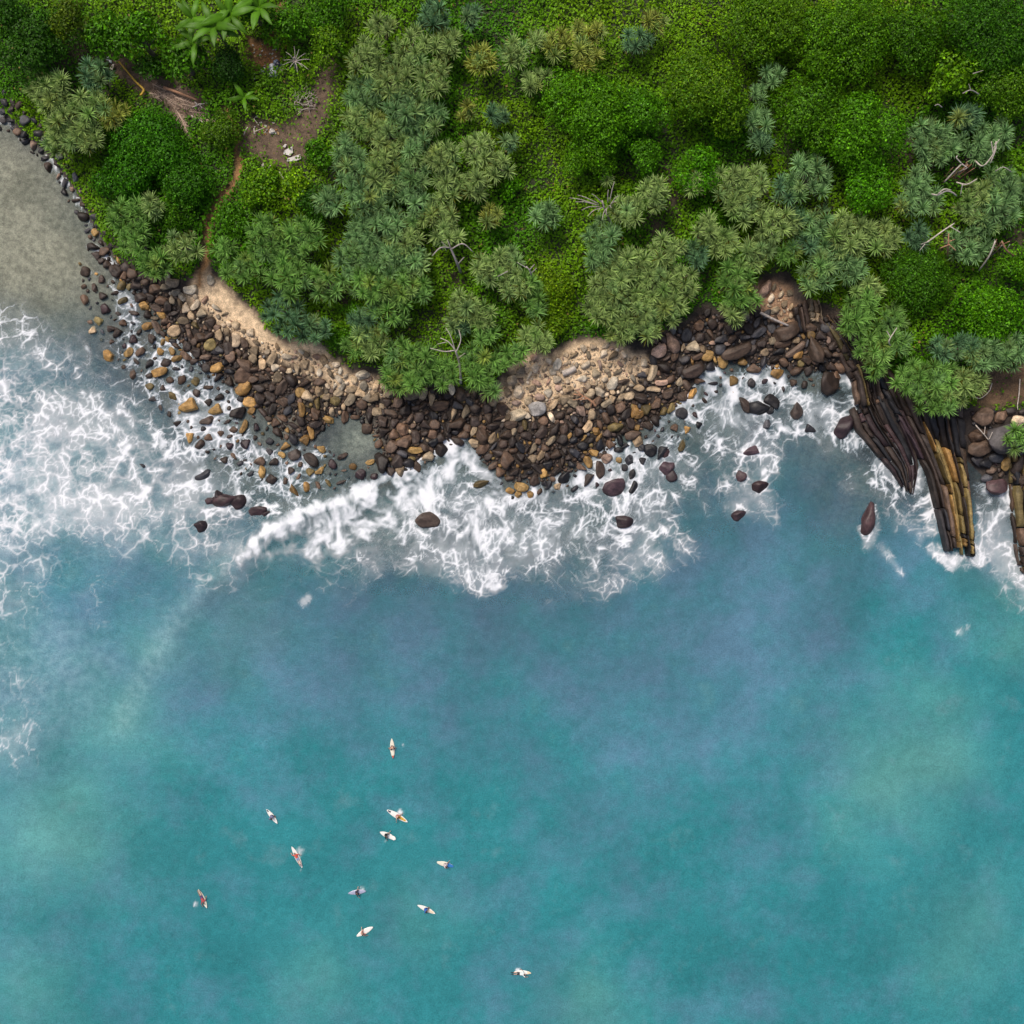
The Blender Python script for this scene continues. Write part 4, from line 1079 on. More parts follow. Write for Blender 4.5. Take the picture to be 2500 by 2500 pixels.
# ------------------------------------------------------------------ screw pines (pandanus)
def rosette_mesh(seed, nleaf=52, yellow=0.06):
    rs = np.random.default_rng(seed)
    V = []; F = []; C_ = []
    for i in range(nleaf):
        f = i / nleaf
        az = i * 2.39996 + rs.uniform(-.25, .25)
        el = R(82) * (1 - f) ** 0.9 + R(-12) * f + rs.uniform(-.12, .12)
        L = (0.62 + 0.38 * math.sin(math.pi * min(1, 0.25 + f * 0.7))) * rs.uniform(0.82, 1.12)
        droop = rs.uniform(0.5, 1.15) * (0.35 + 0.65 * f)
        w = rs.uniform(0.034, 0.052)
        d_ = np.array([math.cos(az), math.sin(az), 0.0]); sd = np.array([-math.sin(az), math.cos(az), 0.0])
        p = np.array([0, 0, 0.10 * (1 - f)]) + d_ * 0.05; e_ = el
        nseg = 4; b = len(V)
        dead = rs.random() < yellow and f > 0.4
        sh = rs.uniform(0.6, 1.55)
        cc = np.array([0.34, 0.24, 0.05]) * sh if dead else np.array([1, 1, 1]) * sh
        for k in range(nseg + 1):
            t_ = k / nseg; ww = w * (1 - t_ ** 2.2) + 0.004
            nrm = np.array([-d_[0] * math.sin(e_), -d_[1] * math.sin(e_), math.cos(e_)])
            V += [p + sd * ww + nrm * ww * 0.5, p, p - sd * ww + nrm * ww * 0.5]
            tip = 0.85 + 0.45 * t_
            c3 = cc * tip if dead else cc * tip
            C_ += [c3] * 3
            if k < nseg:
                p = p + (d_ * math.cos(e_) + np.array([0, 0, math.sin(e_)])) * L / nseg
                e_ -= droop / nseg * (0.6 + 1.0 * t_)
                q = b + k * 3
                F += [[q, q + 1, q + 4, q + 3], [q + 1, q + 2, q + 5, q + 4]]
    C_ = np.array(C_)
    return mesh_np('leaf_rosette', np.array(V), F, C_)
ROS = [rosette_mesh(40 + i) for i in range(7)]
for m_ in ROS: m_.materials.append(M['rosette'])
ROSY = [rosette_mesh(60 + i, 50, 0.35) for i in range(2)]
for m_ in ROSY: m_.materials.append(M['rosette'])

BLUE = (0.155, 0.280, 0.100); GREY = (0.225, 0.320, 0.095); GRN = (0.140, 0.278, 0.055); YEL = (0.270, 0.310, 0.055); DKP = (0.095, 0.190, 0.085)
TINTW = {'b': ('blue green', BLUE), 'g': ('dusty grey green', GREY), 'n': ('fresh green', GRN), 'y': ('yellowing', YEL), 'd': ('dark green', DKP)}
def screw_pine(px, py, rpx, tn, h, label, seed, bare=False):
    rr = random.Random(seed)
    top = place(px, py, h)
    r_ = rpx / PXM * (CAM_H - top.z) / CAM_H
    bx, by = top.x + rr.uniform(-.4, .4), top.y + rr.uniform(-.2, .6)
    gz = ground(bx, by)
    root = empty('screw_pine', (bx, by, gz))
    tag(root, label, 'screw pine', 'screw pines of the headland')
    o0 = Vector((bx, by, gz))
    th = h * 0.45
    fork = Vector((rr.uniform(-.3, .3), rr.uniform(-.3, .3), th))
    obj('trunk', tubes_mesh('trunk', [(catmull([(0, 0, -0.3), (rr.uniform(-.15, .15), rr.uniform(-.15, .15), th * .5), tuple(fork)], 5), [0.20, 0.17, 0.15, 0.14, 0.13, 0.12])]), M['bark'], root)
    n = max(3, int(round(1.75 * r_ * r_ * rr.uniform(.85, 1.1))))
    n = min(n, 17)
    pts = []
    tries = 0
    while len(pts) < n and tries < 600:
        tries += 1
        a = rr.uniform(0, 6.283); q = math.sqrt(rr.random()) * max(0.25, r_ - 0.75)
        x_, y_ = math.cos(a) * q, math.sin(a) * q
        if all((x_ - u) ** 2 + (y_ - v) ** 2 > (0.80 if tries < 300 else 0.6) ** 2 for u, v in pts): pts.append((x_, y_))
    base = TINTW[tn][1]
    for (x_, y_) in pts:
        q = math.hypot(x_, y_) / max(r_, .5)
        tz_ = h * (1.0 - 0.30 * q * q) + rr.uniform(-.45, .35)
        tip = Vector((top.x + x_ - bx, top.y + y_ - by, tz_))
        br = obj('branch', tubes_mesh('branch', [(catmull([tuple(fork * .96), tuple(fork.lerp(tip, .5) + Vector((x_ * .15, y_ * .15, -.25))), tuple(tip)], 4), [0.085, 0.075, 0.065, 0.06, 0.055])], 6), M['bark'], root)
        s_ = rr.uniform(1.0, 1.4) * (0.86 if r_ < 1.6 else 1.0)
        yv = rr.random()
        me = rr.choice(ROSY) if (tn == 'y' and yv < .6) or yv < 0.07 else rr.choice(ROS)
        ro = obj('leaf_rosette', me, None, br, tip, (rr.uniform(-.2, .2) - y_ * .13, rr.uniform(-.2, .2) + x_ * .13, rr.uniform(0, 6.28)), (s_, s_, s_ * rr.uniform(.85, 1.1)))
        v = rr.uniform(0.78, 1.28)
        oth = TINTW[rr.choice('bgngb')][1] if rr.random() < .35 else base
        if tn != 'y' and rr.random() < 0.06: oth = YEL
        m_ = rr.uniform(0, .7)
        ro.color = tuple((base[k] * (1 - m_) + oth[k] * m_) * v for k in range(3)) + (1,)
    return root

PINES = {
 'in the grove at the far left shore': ('g', [(233, 182, 48, 'd'), (118, 215, 62, 'g'), (150, 275, 62, 'g'), (215, 262, 58, 'g'), (275, 278, 45, 'y'), (140, 335, 52, 'g'), (205, 335, 52, 'g')]),
 'in the clumps left of the footpath': ('n', [(315, 525, 62, 'n'), (372, 508, 36, 'g'), (325, 590, 45, 'n'), (373, 640, 48, 'n'), (443, 600, 52, 'g')]),
 'in the dark grove above the left sand': ('n', [(650, 585, 66, 'n'), (735, 580, 60, 'n'), (800, 690, 52, 'n'), (705, 670, 68, 'n'), (610, 655, 50, 'n'), (690, 765, 62, 'd'), (764, 800, 50, 'd'), (545, 608, 36, 'n'), (560, 660, 30, 'n')]),
 'at the top of the central grove': ('g', [(932, 65, 42, 'g'), (1057, 42, 48, 'd'), (890, 140, 58, 'g'), (1006, 110, 55, 'g'), (1090, 110, 46, 'g'), (960, 186, 60, 'g'), (1057, 190, 55, 'g'), (885, 224, 55, 'b'), (990, 262, 60, 'b'), (1050, 290, 50, 'b')]),
 'in the upper central grove': ('b', [(885, 300, 62, 'g'), (945, 330, 50, 'g'), (1015, 345, 50, 'b'), (843, 358, 42, 'b'), (860, 415, 60, 'b'), (930, 412, 62, 'g'), (1011, 410, 50, 'b'), (985, 455, 52, 'b'), (890, 480, 60, 'b'), (805, 485, 46, 'b'), (1076, 385, 50, 'g'), (1097, 452, 48, 'g')]),
 'in the middle of the central grove': ('b', [(1011, 512, 55, 'b'), (1078, 520, 52, 'g'), (936, 540, 52, 'b'), (888, 575, 55, 'b'), (983, 575, 55, 'g'), (866, 630, 55, 'b'), (936, 632, 60, 'b'), (1006, 640, 50, 'b'), (1092, 570, 42, 'g')]),
 'low in the central grove': ('n', [(904, 690, 60, 'n'), (969, 702, 60, 'n'), (1022, 705, 42, 'n'), (948, 760, 58, 'n'), (890, 780, 46, 'd'), (905, 830, 50, 'g'), (862, 845, 34, 'n'), (1132, 748, 50, 'g'), (1172, 765, 46, 'g'), (1120, 790, 36, 'd'), (1197, 650, 52, 'g'), (1253, 690, 50, 'g'), (1240, 632, 40, 'g')]),
 'on the seaward edge of the central grove': ('n', [(970, 862, 42, 'n'), (1028, 882, 52, 'n'), (968, 920, 48, 'n'), (1018, 925, 40, 'n'), (1085, 915, 45, 'n'), (1158, 872, 46, 'n'), (1215, 880, 46, 'n'), (1165, 920, 42, 'n'), (1190, 948, 36, 'n'), (1258, 862, 38, 'n'), (1180, 815, 40, 'n'), (1310, 825, 48, 'g')]),
 'scattered right of the central grove': ('g', [(1165, 452, 44, 'g'), (1211, 405, 46, 'g'), (1169, 363, 44, 'g'), (1244, 350, 30, 'd'), (1197, 525, 36, 'y'), (1332, 522, 42, 'b'), (1304, 740, 38, 'n'), (1300, 695, 30, 'n')]),
 'on the upper slope': ('y', [(1258, 126, 46, 'g'), (1365, 107, 46, 'y'), (1428, 132, 46, 'y'), (1453, 78, 36, 'y'), (1411, 68, 24, 'y'), (1174, 144, 46, 'y'), (1309, 196, 42, 'g'), (1137, 272, 30, 'y'), (1216, 280, 38, 'd'), (1314, 95, 34, 'g'), (1556, 95, 42, 'd'), (1598, 50, 38, 'y'), (1150, 40, 36, 'd')]),
 'in the right-centre grove': ('b', [(1472, 573, 55, 'b'), (1463, 625, 45, 'b'), (1533, 512, 52, 'g'), (1600, 475, 48, 'g'), (1486, 440, 22, 'g'), (1495, 690, 60, 'g'), (1598, 684, 55, 'g'), (1477, 745, 55, 'g'), (1551, 752, 60, 'g'), (1518, 800, 46, 'g'), (1578, 800, 42, 'g'), (1630, 610, 48, 'g'), (1540, 640, 50, 'g'), (1658, 690, 56, 'g'), (1635, 750, 48, 'g')]),
 'in the grove left of the right cove': ('g', [(1698, 447, 36, 'g'), (1782, 447, 60, 'g'), (1838, 442, 50, 'g'), (1819, 505, 52, 'g'), (1889, 550, 60, 'g'), (1726, 560, 46, 'g'), (1765, 590, 46, 'g'), (1852, 615, 50, 'g'), (1796, 666, 50, 'n'), (1926, 622, 36, 'n'), (1700, 620, 40, 'd'), (1800, 710, 46, 'n'), (1790, 765, 38, 'g'), (1835, 735, 32, 'n')]),
 'in the grove above the right cove': ('b', [(1975, 430, 66, 'b'), (1922, 462, 44, 'd'), (2070, 566, 65, 'g'), (2152, 582, 58, 'g'), (2005, 545, 50, 'b'), (2020, 605, 48, 'b'), (2080, 652, 46, 'b'), (1960, 590, 42, 'd'), (1998, 668, 58, 'b'), (1945, 530, 34, 'd')]),
 'in the thin upper line right of centre': ('b', [(1833, 121, 32, 'g'), (1884, 182, 36, 'b'), (1850, 230, 32, 'b'), (1847, 300, 46, 'b'), (1858, 345, 34, 'd')]),
 'among the bare branches at the right': ('b', [(2238, 447, 40, 'b'), (2210, 500, 36, 'b'), (2261, 326, 50, 'b'), (2322, 335, 46, 'b'), (2285, 370, 45, 'b'), (2364, 289, 46, 'd'), (2429, 326, 50, 'b'), (2392, 365, 44, 'b'), (2270, 490, 42, 'b'), (2438, 445, 50, 'b'), (2392, 494, 64, 'g'), (2440, 515, 60, 'b'), (2369, 592, 56, 'b'), (2240, 575, 38, 'd'), (2488, 466, 46, 'b')]),
 'on the cliff above the striped ledge': ('n', [(2103, 735, 50, 'n'), (2090, 786, 50, 'n'), (2178, 788, 52, 'n'), (2136, 852, 54, 'n'), (2192, 842, 40, 'n'), (2128, 705, 38, 'g'), (2136, 898, 36, 'n')]),
 'at the root of the striped ledge': ('n', [(2229, 926, 55, 'n'), (2290, 921, 55, 'n'), (2268, 965, 52, 'n'), (2345, 945, 52, 'g'), (2372, 932, 42, 'g'), (2300, 985, 40, 'n')]),
 'on the far right bank': ('b', [(2401, 861, 50, 'b'), (2467, 855, 58, 'b'), (2360, 850, 44, 'd'), (2485, 1075, 46, 'n'), (2300, 850, 40, 'd')]),
}
pine_n = 0
for where, (_, lst) in PINES.items():
    by = {}
    for q in lst: by.setdefault(q[3], []).append(q)
    for tn, L in by.items():
        L.sort(key=lambda q: q[0])
        for k, (px, py, rp, _) in enumerate(L):
            lab = f'{TINTW[tn][0]} screw pine {where}' if len(L) == 1 else f'{ORD[k]} {TINTW[tn][0]} screw pine {where}'
            if len(lab.split()) > 16: lab = lab.replace('dusty grey green', 'dusty')
            pine_n += 1
            hh = 2.0 + 0.035 * rp + random.Random(pine_n).uniform(-.3, .5)
            screw_pine(px, py, rp, tn, hh, lab, 5000 + pine_n)

# ------------------------------------------------------------------ banana plants
M['banana'] = mat_leaf('banana_leaf', 'object', transl=0.25, rough=0.4)
def banana_leaf_mesh(seed):
    rs = random.Random(seed); V = []; F = []; C_ = []
    n = 9
    for k in range(n + 1):
        t_ = k / n
        w = 0.30 * math.sin(math.pi * min(1, 0.06 + t_ * 0.97)) ** 0.6 * (1 - 0.25 * t_) + 0.01
        x_ = t_ * 1.9; z_ = 0.75 * t_ - 1.0 * t_ * t_
        j1, j2 = rs.uniform(.82, 1.08), rs.uniform(.82, 1.08)
        V += [(x_ + .05, w * j1, z_ - .10 * w), (x_, w * .5, z_ + .05), (x_, 0, z_), (x_, -w * .5, z_ + .05), (x_ + .05, -w * j2, z_ - .10 * w)]
        g_ = rs.uniform(.8, 1.2)
        C_ += [(g_,) * 3, (g_,) * 3, (1.25, 1.25, 1.1), (g_,) * 3, (g_,) * 3]
        if k:
            b = (k - 1) * 5
            for q in range(4): F.append([b + q, b + q + 1, b + q + 6, b + q + 5])
    return mesh_np('banana_leaf', V, F, np.array(C_))
BAN = [banana_leaf_mesh(i) for i in range(3)]
for m_ in BAN: m_.materials.append(M['banana'])
def banana(px, py, nl, size, h, label, seed):
    rr = random.Random(seed)
    p = place(px, py, h); gz = ground(p.x, p.y)
    root = empty('banana_plant', (p.x, p.y, gz)); tag(root, label, 'banana plant', 'banana plants')
    obj('stem', tubes_mesh('stem', [(catmull([(0, 0, -.2), (.03, .02, h * .5), (0, 0, h)], 4), [0.16, 0.15, 0.13, 0.11, 0.08])], 8), M['bark'], root)
    for k in range(nl):
        a = k * 2.4 + rr.uniform(-.4, .4)
        o = obj('leaf', rr.choice(BAN), None, root, (0, 0, h - .05), (rr.uniform(-.3, .3), -rr.uniform(.05, .5), a), (size * rr.uniform(1.0, 1.5),) * 3)
        v = rr.uniform(.7, 1.2); o.color = (0.080 * v, 0.210 * v, 0.008 * v, 1)
for q in [(470, 45, 7, 1.25, 5.5, 'leftmost large banana plant at the top edge'), (522, 62, 8, 1.35, 6.0, 'large banana plant second from the left at the top edge'), (478, 105, 5, 1.1, 4.5, 'banana plant set lowest of the top edge clump'),
          (560, 38, 7, 1.25, 5.5, 'banana plant third from the left at the top edge'), (632, 18, 6, 1.2, 5.0, 'rightmost banana plant on the top edge beyond the clump'), (596, 238, 6, 0.75, 2.2, 'small young banana plant standing alone by the brown clearing')]:
    banana(*q, seed=int(q[0]))

# ------------------------------------------------------------------ dead wood
def wood(name, label, cat, lines, mat, lift=0.25, sides=6, group='dead wood on the headland'):
    """lines: list of ([(px,py,lift)...], r0, r1); the first is the trunk, the others are branches growing from it"""
    pt = lines[0][0][0]
    p0 = place(pt[0], pt[1], 0); root = empty(name, (p0.x, p0.y, p0.z)); tag(root, label, cat, group)
    for i, (pts, r0, r1) in enumerate(lines):
        w = [place(q[0], q[1], (q[2] * 1.12 + (.25 if q[2] > 2 else 0)) if len(q) > 2 else lift) - p0 for q in pts]
        r0, r1 = r0 * 1.3, r1 * 1.4
        n = max(4, len(w) * 3)
        path_ = catmull(w, n)
        obj('trunk' if i == 0 else 'branch', tubes_mesh('branch', [(path_, list(np.linspace(r0, r1, n + 1)))], sides), mat, root)
    return root
pw, gw, rw, dw = M['pale_wood'], M['grey_wood'], M['red_wood'], M['dark_wood']
wood('dead_tree', 'pale dead tree with forked bare branches leaning over the seaward grove edge', 'tree',
     [([(1125, 935, .2), (1122, 890, 2.0), (1112, 855, 3.4)], .13, .09), ([(1112, 855, 3.4), (1095, 835, 4.0), (1075, 825, 4.2)], .07, .03), ([(1112, 855, 3.4), (1085, 858, 3.9), (1050, 850, 4.2)], .06, .03),
      ([(1114, 860, 3.3), (1125, 830, 4.0), (1120, 805, 4.3)], .06, .03), ([(1112, 858, 3.3), (1100, 820, 4.2), (1088, 800, 4.5)], .05, .02), ([(1118, 875, 2.6), (1135, 862, 3.2)], .05, .03), ([(1090, 835, 4.0), (1068, 840, 4.3)], .04, .02)], pw)
wood('dead_tree', 'grey dead tree with two arching limbs in the central grove', 'tree',
     [([(1125, 665, .8), (1115, 640, 2.6), (1100, 605, 3.8)], .14, .09), ([(1100, 605, 3.8), (1075, 605, 4.6), (1055, 625, 4.4)], .07, .04), ([(1102, 608, 3.9), (1130, 595, 4.8), (1155, 615, 4.4)], .07, .04),
      ([(1118, 645, 2.4), (1133, 628, 3.4)], .06, .04), ([(1090, 603, 4.1), (1078, 590, 4.6)], .04, .03), ([(1100, 605, 4), (1092, 585, 4.4)], .04, .03)], gw)
wood('dead_branch', 'knotty grey dead branches right of the arching dead tree', 'branch',
     [([(1300, 700, 1.5), (1295, 665, 3.6), (1285, 650, 4.2)], .10, .05), ([(1292, 660, 3.9), (1305, 645, 4.4)], .06, .03), ([(1288, 655, 4.1), (1262, 640, 4.4)], .05, .02), ([(1295, 668, 3.5), (1310, 655, 4.0)], .05, .03), ([(1240, 662, 3.8), (1215, 675, 4.0)], .05, .03)], gw)
wood('dead_shrub', 'brown tangle of bare branches below the tall vine tree', 'shrub',
     [([(1500, 560, .5), (1480, 520, 2.4), (1470, 490, 3.4)], .11, .07)] +
     [([(1478 + a_ * .3, 500 + b_ * .2, 3.0), (1470 + a_ * .7, 490 + b_ * .6, 3.8), (1465 + a_, 488 + b_, 4.0)], .055, .02) for a_, b_ in ((-60, 5), (-45, 25), (-30, 40), (-55, -12), (20, -25), (35, -45), (40, 5), (28, 20), (5, 50), (-5, 30), (45, -10), (-20, -15), (-75, -5), (15, 38))], gw)
for lab, L_, m_ in [
    ('pale crooked branch with two prongs at the upper right', [([(2380, 392, 3.5), (2400, 405, 4.6), (2425, 375, 5.2), (2432, 345, 5.4)], .07, .04), ([(2425, 375, 5.2), (2420, 345, 5.6)], .05, .03), ([(2425, 362, 5.2), (2440, 340, 5.6)], .05, .03), ([(2418, 398, 4.8), (2432, 362, 5.4), (2428, 350, 5.5)], .05, .03)], pw),
    ('long straight bare branch pair in the upper right tangle', [([(2305, 445, 2.6), (2330, 418, 4.0), (2348, 400, 4.6)], .07, .05), ([(2348, 400, 4.6), (2335, 385, 5.0), (2338, 380, 5.1)], .06, .04), ([(2348, 400, 4.6), (2362, 410, 4.4)], .06, .04)], pw),
    ('hooked pale double branch in the right tangle', [([(2275, 474, 3.8), (2290, 476, 4.6), (2310, 466, 5.0), (2325, 470, 4.8), (2335, 478, 4.2)], .08, .06), ([(2290, 474, 4.7), (2305, 462, 5.2), (2322, 464, 5.0)], .06, .04)], pw),
    ('pale arched twig above the right tangle', [([(2335, 445, 4.2), (2360, 450, 4.9), (2385, 437, 5.1)], .06, .04), ([(2350, 449, 4.8), (2345, 475, 4.0)], .05, .03)], pw),
    ('arched grey twig near the right edge', [([(2430, 418, 4.6), (2450, 408, 5.2), (2470, 420, 4.8)], .05, .03)], gw),
    ('long reddish bare branch low in the right tangle', [([(2240, 600, 2.2), (2265, 590, 4.2), (2300, 565, 5.0), (2330, 545, 4.6)], .08, .05), ([(2320, 553, 4.8), (2345, 568, 4.5)], .05, .03), ([(2258, 596, 3.8), (2245, 612, 3.4)], .05, .03)], pw),
    ('reddish forked branch below the right tangle', [([(2312, 628, 2.0), (2315, 600, 4.0), (2316, 570, 4.6)], .08, .05), ([(2315, 598, 4.2), (2295, 606, 4.0)], .06, .03), ([(2316, 596, 4.2), (2334, 612, 4.0)], .06, .03), ([(2316, 590, 4.3), (2332, 584, 4.4)], .05, .03)], rw),
    ('long slanting pale pole at the lower right of the tangle', [([(2390, 660, 1.4), (2415, 625, 3.4), (2430, 588, 4.4)], .08, .06)], pw),
    ('thick brown branch by the dark hollow at the right edge', [([(2480, 628, 1.6), (2458, 612, 3.2), (2446, 590, 4.0)], .10, .07)], rw),
    ('wiry branches on the bush near the upper right edge', [([(2390, 230, 4.4), (2370, 220, 5.4), (2350, 228, 5.6)], .06, .03), ([(2370, 220, 5.4), (2365, 205, 5.8)], .04, .02), ([(2300, 262, 4.5), (2290, 255, 5.0), (2282, 258, 5.2)], .05, .03), ([(2375, 180, 6.0), (2400, 172, 6.6)], .05, .02)], gw),
    ('pale hooked twig above the striped ledge cliff', [([(2180, 850, 2.5), (2170, 835, 4.0), (2180, 815, 4.4), (2190, 800, 4.5)], .06, .04), ([(2175, 825, 4.2), (2165, 808, 4.6)], .05, .03)], pw),
    ('bare root hanging down the dirt bank at the right edge', [([(2490, 925, .3), (2488, 960, .3), (2484, 990, .3), (2485, 1000, .3)], .06, .03)], pw),
    ('thin root curving across the dirt bank', [([(2422, 935, .3), (2415, 955, .3), (2395, 972, .3), (2380, 970, .4)], .05, .03)], pw),
    ('pale forked stick lying on the boulders by the ledge', [([(2382, 1038, 1.2), (2400, 1058, 1.2), (2420, 1082, 1.0)], .06, .04), ([(2403, 1062, 1.2), (2405, 1042, 1.4)], .05, .03), ([(2414, 1074, 1.1), (2423, 1055, 1.3)], .05, .03)], pw),
    ('thin grey log lying across the head of the right cove', [([(1856, 763, .9), (1890, 780, 1.1), (1925, 795, 1.0)], .13, .10)], gw),
    ('white drift log on the right sand patch', [([(1373, 912, .25), (1390, 906, .25), (1405, 898, .25)], .32, .26)], pw),
    ('orange tangle of driftwood roots on the dark cobbles', [([(1455, 992, .6), (1445, 980, .8), (1425, 968, .8), (1400, 962, .7)], .13, .06), ([(1445, 980, .8), (1442, 995, .6)], .07, .04), ([(1425, 968, .9), (1412, 975, .8), (1398, 976, .6)], .07, .03), ([(1425, 968, .9), (1410, 955, .8)], .06, .03),
      ([(1447, 982, .8), (1452, 975, .9)], .06, .04), ([(1418, 965, .9), (1405, 952, .8)], .05, .02), ([(1435, 974, .9), (1415, 976, .8)], .06, .04)], M['red_wood']),
    ('white forked stick on the lower edge of the brown clearing', [([(640, 402, .4), (645, 412, .4), (650, 415, .4), (662, 403, .5)], .09, .05), ([(646, 412, .4), (642, 398, .5)], .07, .04)], pw),
    ('white sticks crossed at the upper left of the clearing', [([(595, 330, .4), (600, 318, .5), (605, 310, .5)], .06, .04), ([(622, 328, .4), (620, 313, .5)], .07, .05), ([(620, 322, .5), (640, 314, .5), (652, 308, .5)], .05, .03), ([(620, 290, .4), (632, 306, .5)], .06, .04)], pw),
    ('thin white pole beside the lime coloured bush', [([(682, 420, .4), (695, 440, .5)], .06, .04)], pw),
    ('pale orange log fallen along the palm frond heap', [([(400, 214, .5), (440, 228, .6), (485, 246, .6)], .15, .09)], M['red_wood']),
    ('knot of white driftwood at the right end of the frond heap', [([(475, 262, .4), (485, 255, .7), (508, 252, .7)], .09, .05), ([(482, 256, .7), (476, 249, .7)], .08, .05), ([(488, 256, .7), (495, 266, .5)], .07, .04), ([(480, 258, .6), (470, 262, .5)], .07, .04), ([(500, 253, .7), (510, 248, .7)], .05, .03)], pw),
    ('two short white sticks below the frond heap', [([(468, 282, .3), (478, 294, .3)], .07, .05), ([(485, 290, .3), (498, 302, .3)], .06, .04)], pw),
    ('grey dead branchy shrub right of the rubbish heap', [([(722, 175, .2), (720, 155, 1.6), (718, 140, 2.6)], .09, .06)] + [([(720, 150, 2.2), (720 + a_ * .5, 145 + b_ * .5, 2.8), (718 + a_, 145 + b_, 3.0)], .045, .015) for a_, b_ in ((-25, 2), (40, 0), (20, 18), (-12, 22), (12, -25), (28, -15), (-20, -18), (0, -32), (35, 25), (-28, 14), (8, 32))], gw),
    ]:
    wood('bare_branch' if 'log' not in lab else 'drift_log', lab, 'branch' if 'log' not in lab else 'log', L_, m_)

# prop roots: fans of brown aerial roots under the leaning screw pines at the right
for lab, x0, y0, x1, y1, n, sp_ in (('fan of brown prop roots in the middle of the right tangle', 2345, 400, 2310, 450, 12, 38), ('lower fan of brown prop roots by the dark right hollow', 2440, 590, 2415, 625, 11, 34), ('sparse brown prop roots below the right tangle', 2400, 545, 2372, 575, 9, 30)):
    rr = random.Random(x0)
    p0 = place(x1, y1, 0); root = empty('prop_roots', p0); tag(root, lab, 'roots', 'prop roots')
    for k in range(n):
        a_ = place(x0 + rr.uniform(-.5, .9) * sp_, y0 + rr.uniform(-.3, .5) * sp_ * .6, 3.6 + rr.uniform(-.5, .6)) - p0; b_ = place(x1 + rr.uniform(-.7, 1.0) * sp_, y1 + rr.uniform(-.4, .6) * sp_ * .6, -.1) - p0
        obj('root', tubes_mesh('root', [(catmull([tuple(a_), tuple(a_.lerp(b_, .5) + Vector((.1, .05, .1))), tuple(b_)], 4), [.05, .045, .045, .04, .04])]), rw if k % 3 else gw, root)

# ------------------------------------------------------------------ heap of dry palm fronds, bent pole, rubbish, sheets
M['frond'] = mat_leaf('dry_frond', 'object', transl=0.1, rough=0.8)
def frond_mesh(seed):
    rs = random.Random(seed); V = []; F = []; C_ = []
    n = 26
    for k in range(n):
        t_ = k / n; x_ = t_ * 2.4
        for s_ in (-1, 1):
            L = 0.55 * (1 - .5 * t_) * rs.uniform(.7, 1.1); b = len(V); an = rs.uniform(.5, 1.1)
            dx, dy = math.cos(an) * L, s_ * math.sin(an) * L; zz = rs.uniform(-.05, .10)
            V += [(x_, 0, .06), (x_ + .05, 0, .07), (x_ + dx + .03, dy, zz), (x_ + dx, dy, zz - .01)]
            F.append([b, b + 1, b + 2, b + 3]); v = rs.uniform(.6, 1.4); C_ += [(v, v, v)] * 4
    v, f = tube_arrays([Vector((q * 2.6 / 5, 0, .05)) for q in range(6)], [.05, .045, .04, .03, .02, .01], 6, len(V))
    V += [tuple(q) for q in v]; F += f; C_ += [(1.3, 1.3, 1.3)] * len(v)
    return mesh_np('dry_frond', V, F, np.array(C_))
FR = [frond_mesh(i) for i in range(3)]
for m_ in FR: m_.materials.append(M['frond'])
fr_pts = [(352, 196, 10), (372, 205, -20), (385, 222, -35), (365, 228, 5), (398, 232, -25), (412, 245, -10), (430, 238, -40), (425, 262, -60), (445, 255, -20), (438, 278, -50), (462, 272, -25), (455, 248, -30), (408, 218, -30), (470, 288, -10), (380, 240, 20)]
fr_pts.sort()
for k, (px, py, a_) in enumerate(fr_pts):
    rr = random.Random(px); p = place(px, py, .12 + .05 * (k % 4))
    o = obj('dry_frond', rr.choice(FR), None, None, p, (rr.uniform(-.1, .1), rr.uniform(-.08, .08), R(a_ + rr.uniform(-20, 20))), (rr.uniform(.9, 1.4),) * 3)
    v = rr.uniform(.75, 1.35); o.color = (.38 * v, .28 * v, .215 * v, 1)
    tag(o, f'dry brown palm frond, {ORD[k]} in the heap on bare earth', 'palm frond', 'dry palm fronds')
M['yellow'] = plain('yellow_pole', (0.50, 0.31, 0.025), 0.55, 0.2, 3)
p0 = place(344, 233, 0)
o = obj('bent_pole', tubes_mesh('bent_pole', [(catmull([tuple(place(a, b, .55) - p0) for a, b in ((290, 150), (310, 174), (330, 198), (346, 213), (351, 220), (348, 227), (343, 233))], 16), list(np.linspace(.09, .15, 12)) + [.15] * 5)], 8), M['yellow'], None, p0)
tag(o, 'long yellow bent pole lying on bare earth at the upper left', 'pole')
def crumple(seed, sub=2, amp=0.25):
    rs = np.random.default_rng(seed); V, F = ICO[sub]
    D = rs.normal(size=(9, 3)); D /= np.linalg.norm(D, axis=1)[:, None]
    r_ = 1 + amp * np.sin((V @ D.T) * rs.uniform(2, 6, 9) + rs.uniform(0, 6, 9)).mean(1) * 1.6
    V = V * r_[:, None]
    return mesh_np('bag', V, F, smooth=True)
bagm = {'white': plain('white_bag', (.72, .73, .75), .4), 'grey': plain('grey_bag', (.30, .33, .38), .35), 'blue grey': plain('blue_bag', (.17, .20, .27), .35), 'black': plain('black_bag', (.03, .032, .045), .3), 'silver': plain('silver_bag', (.48, .52, .56), .35)}
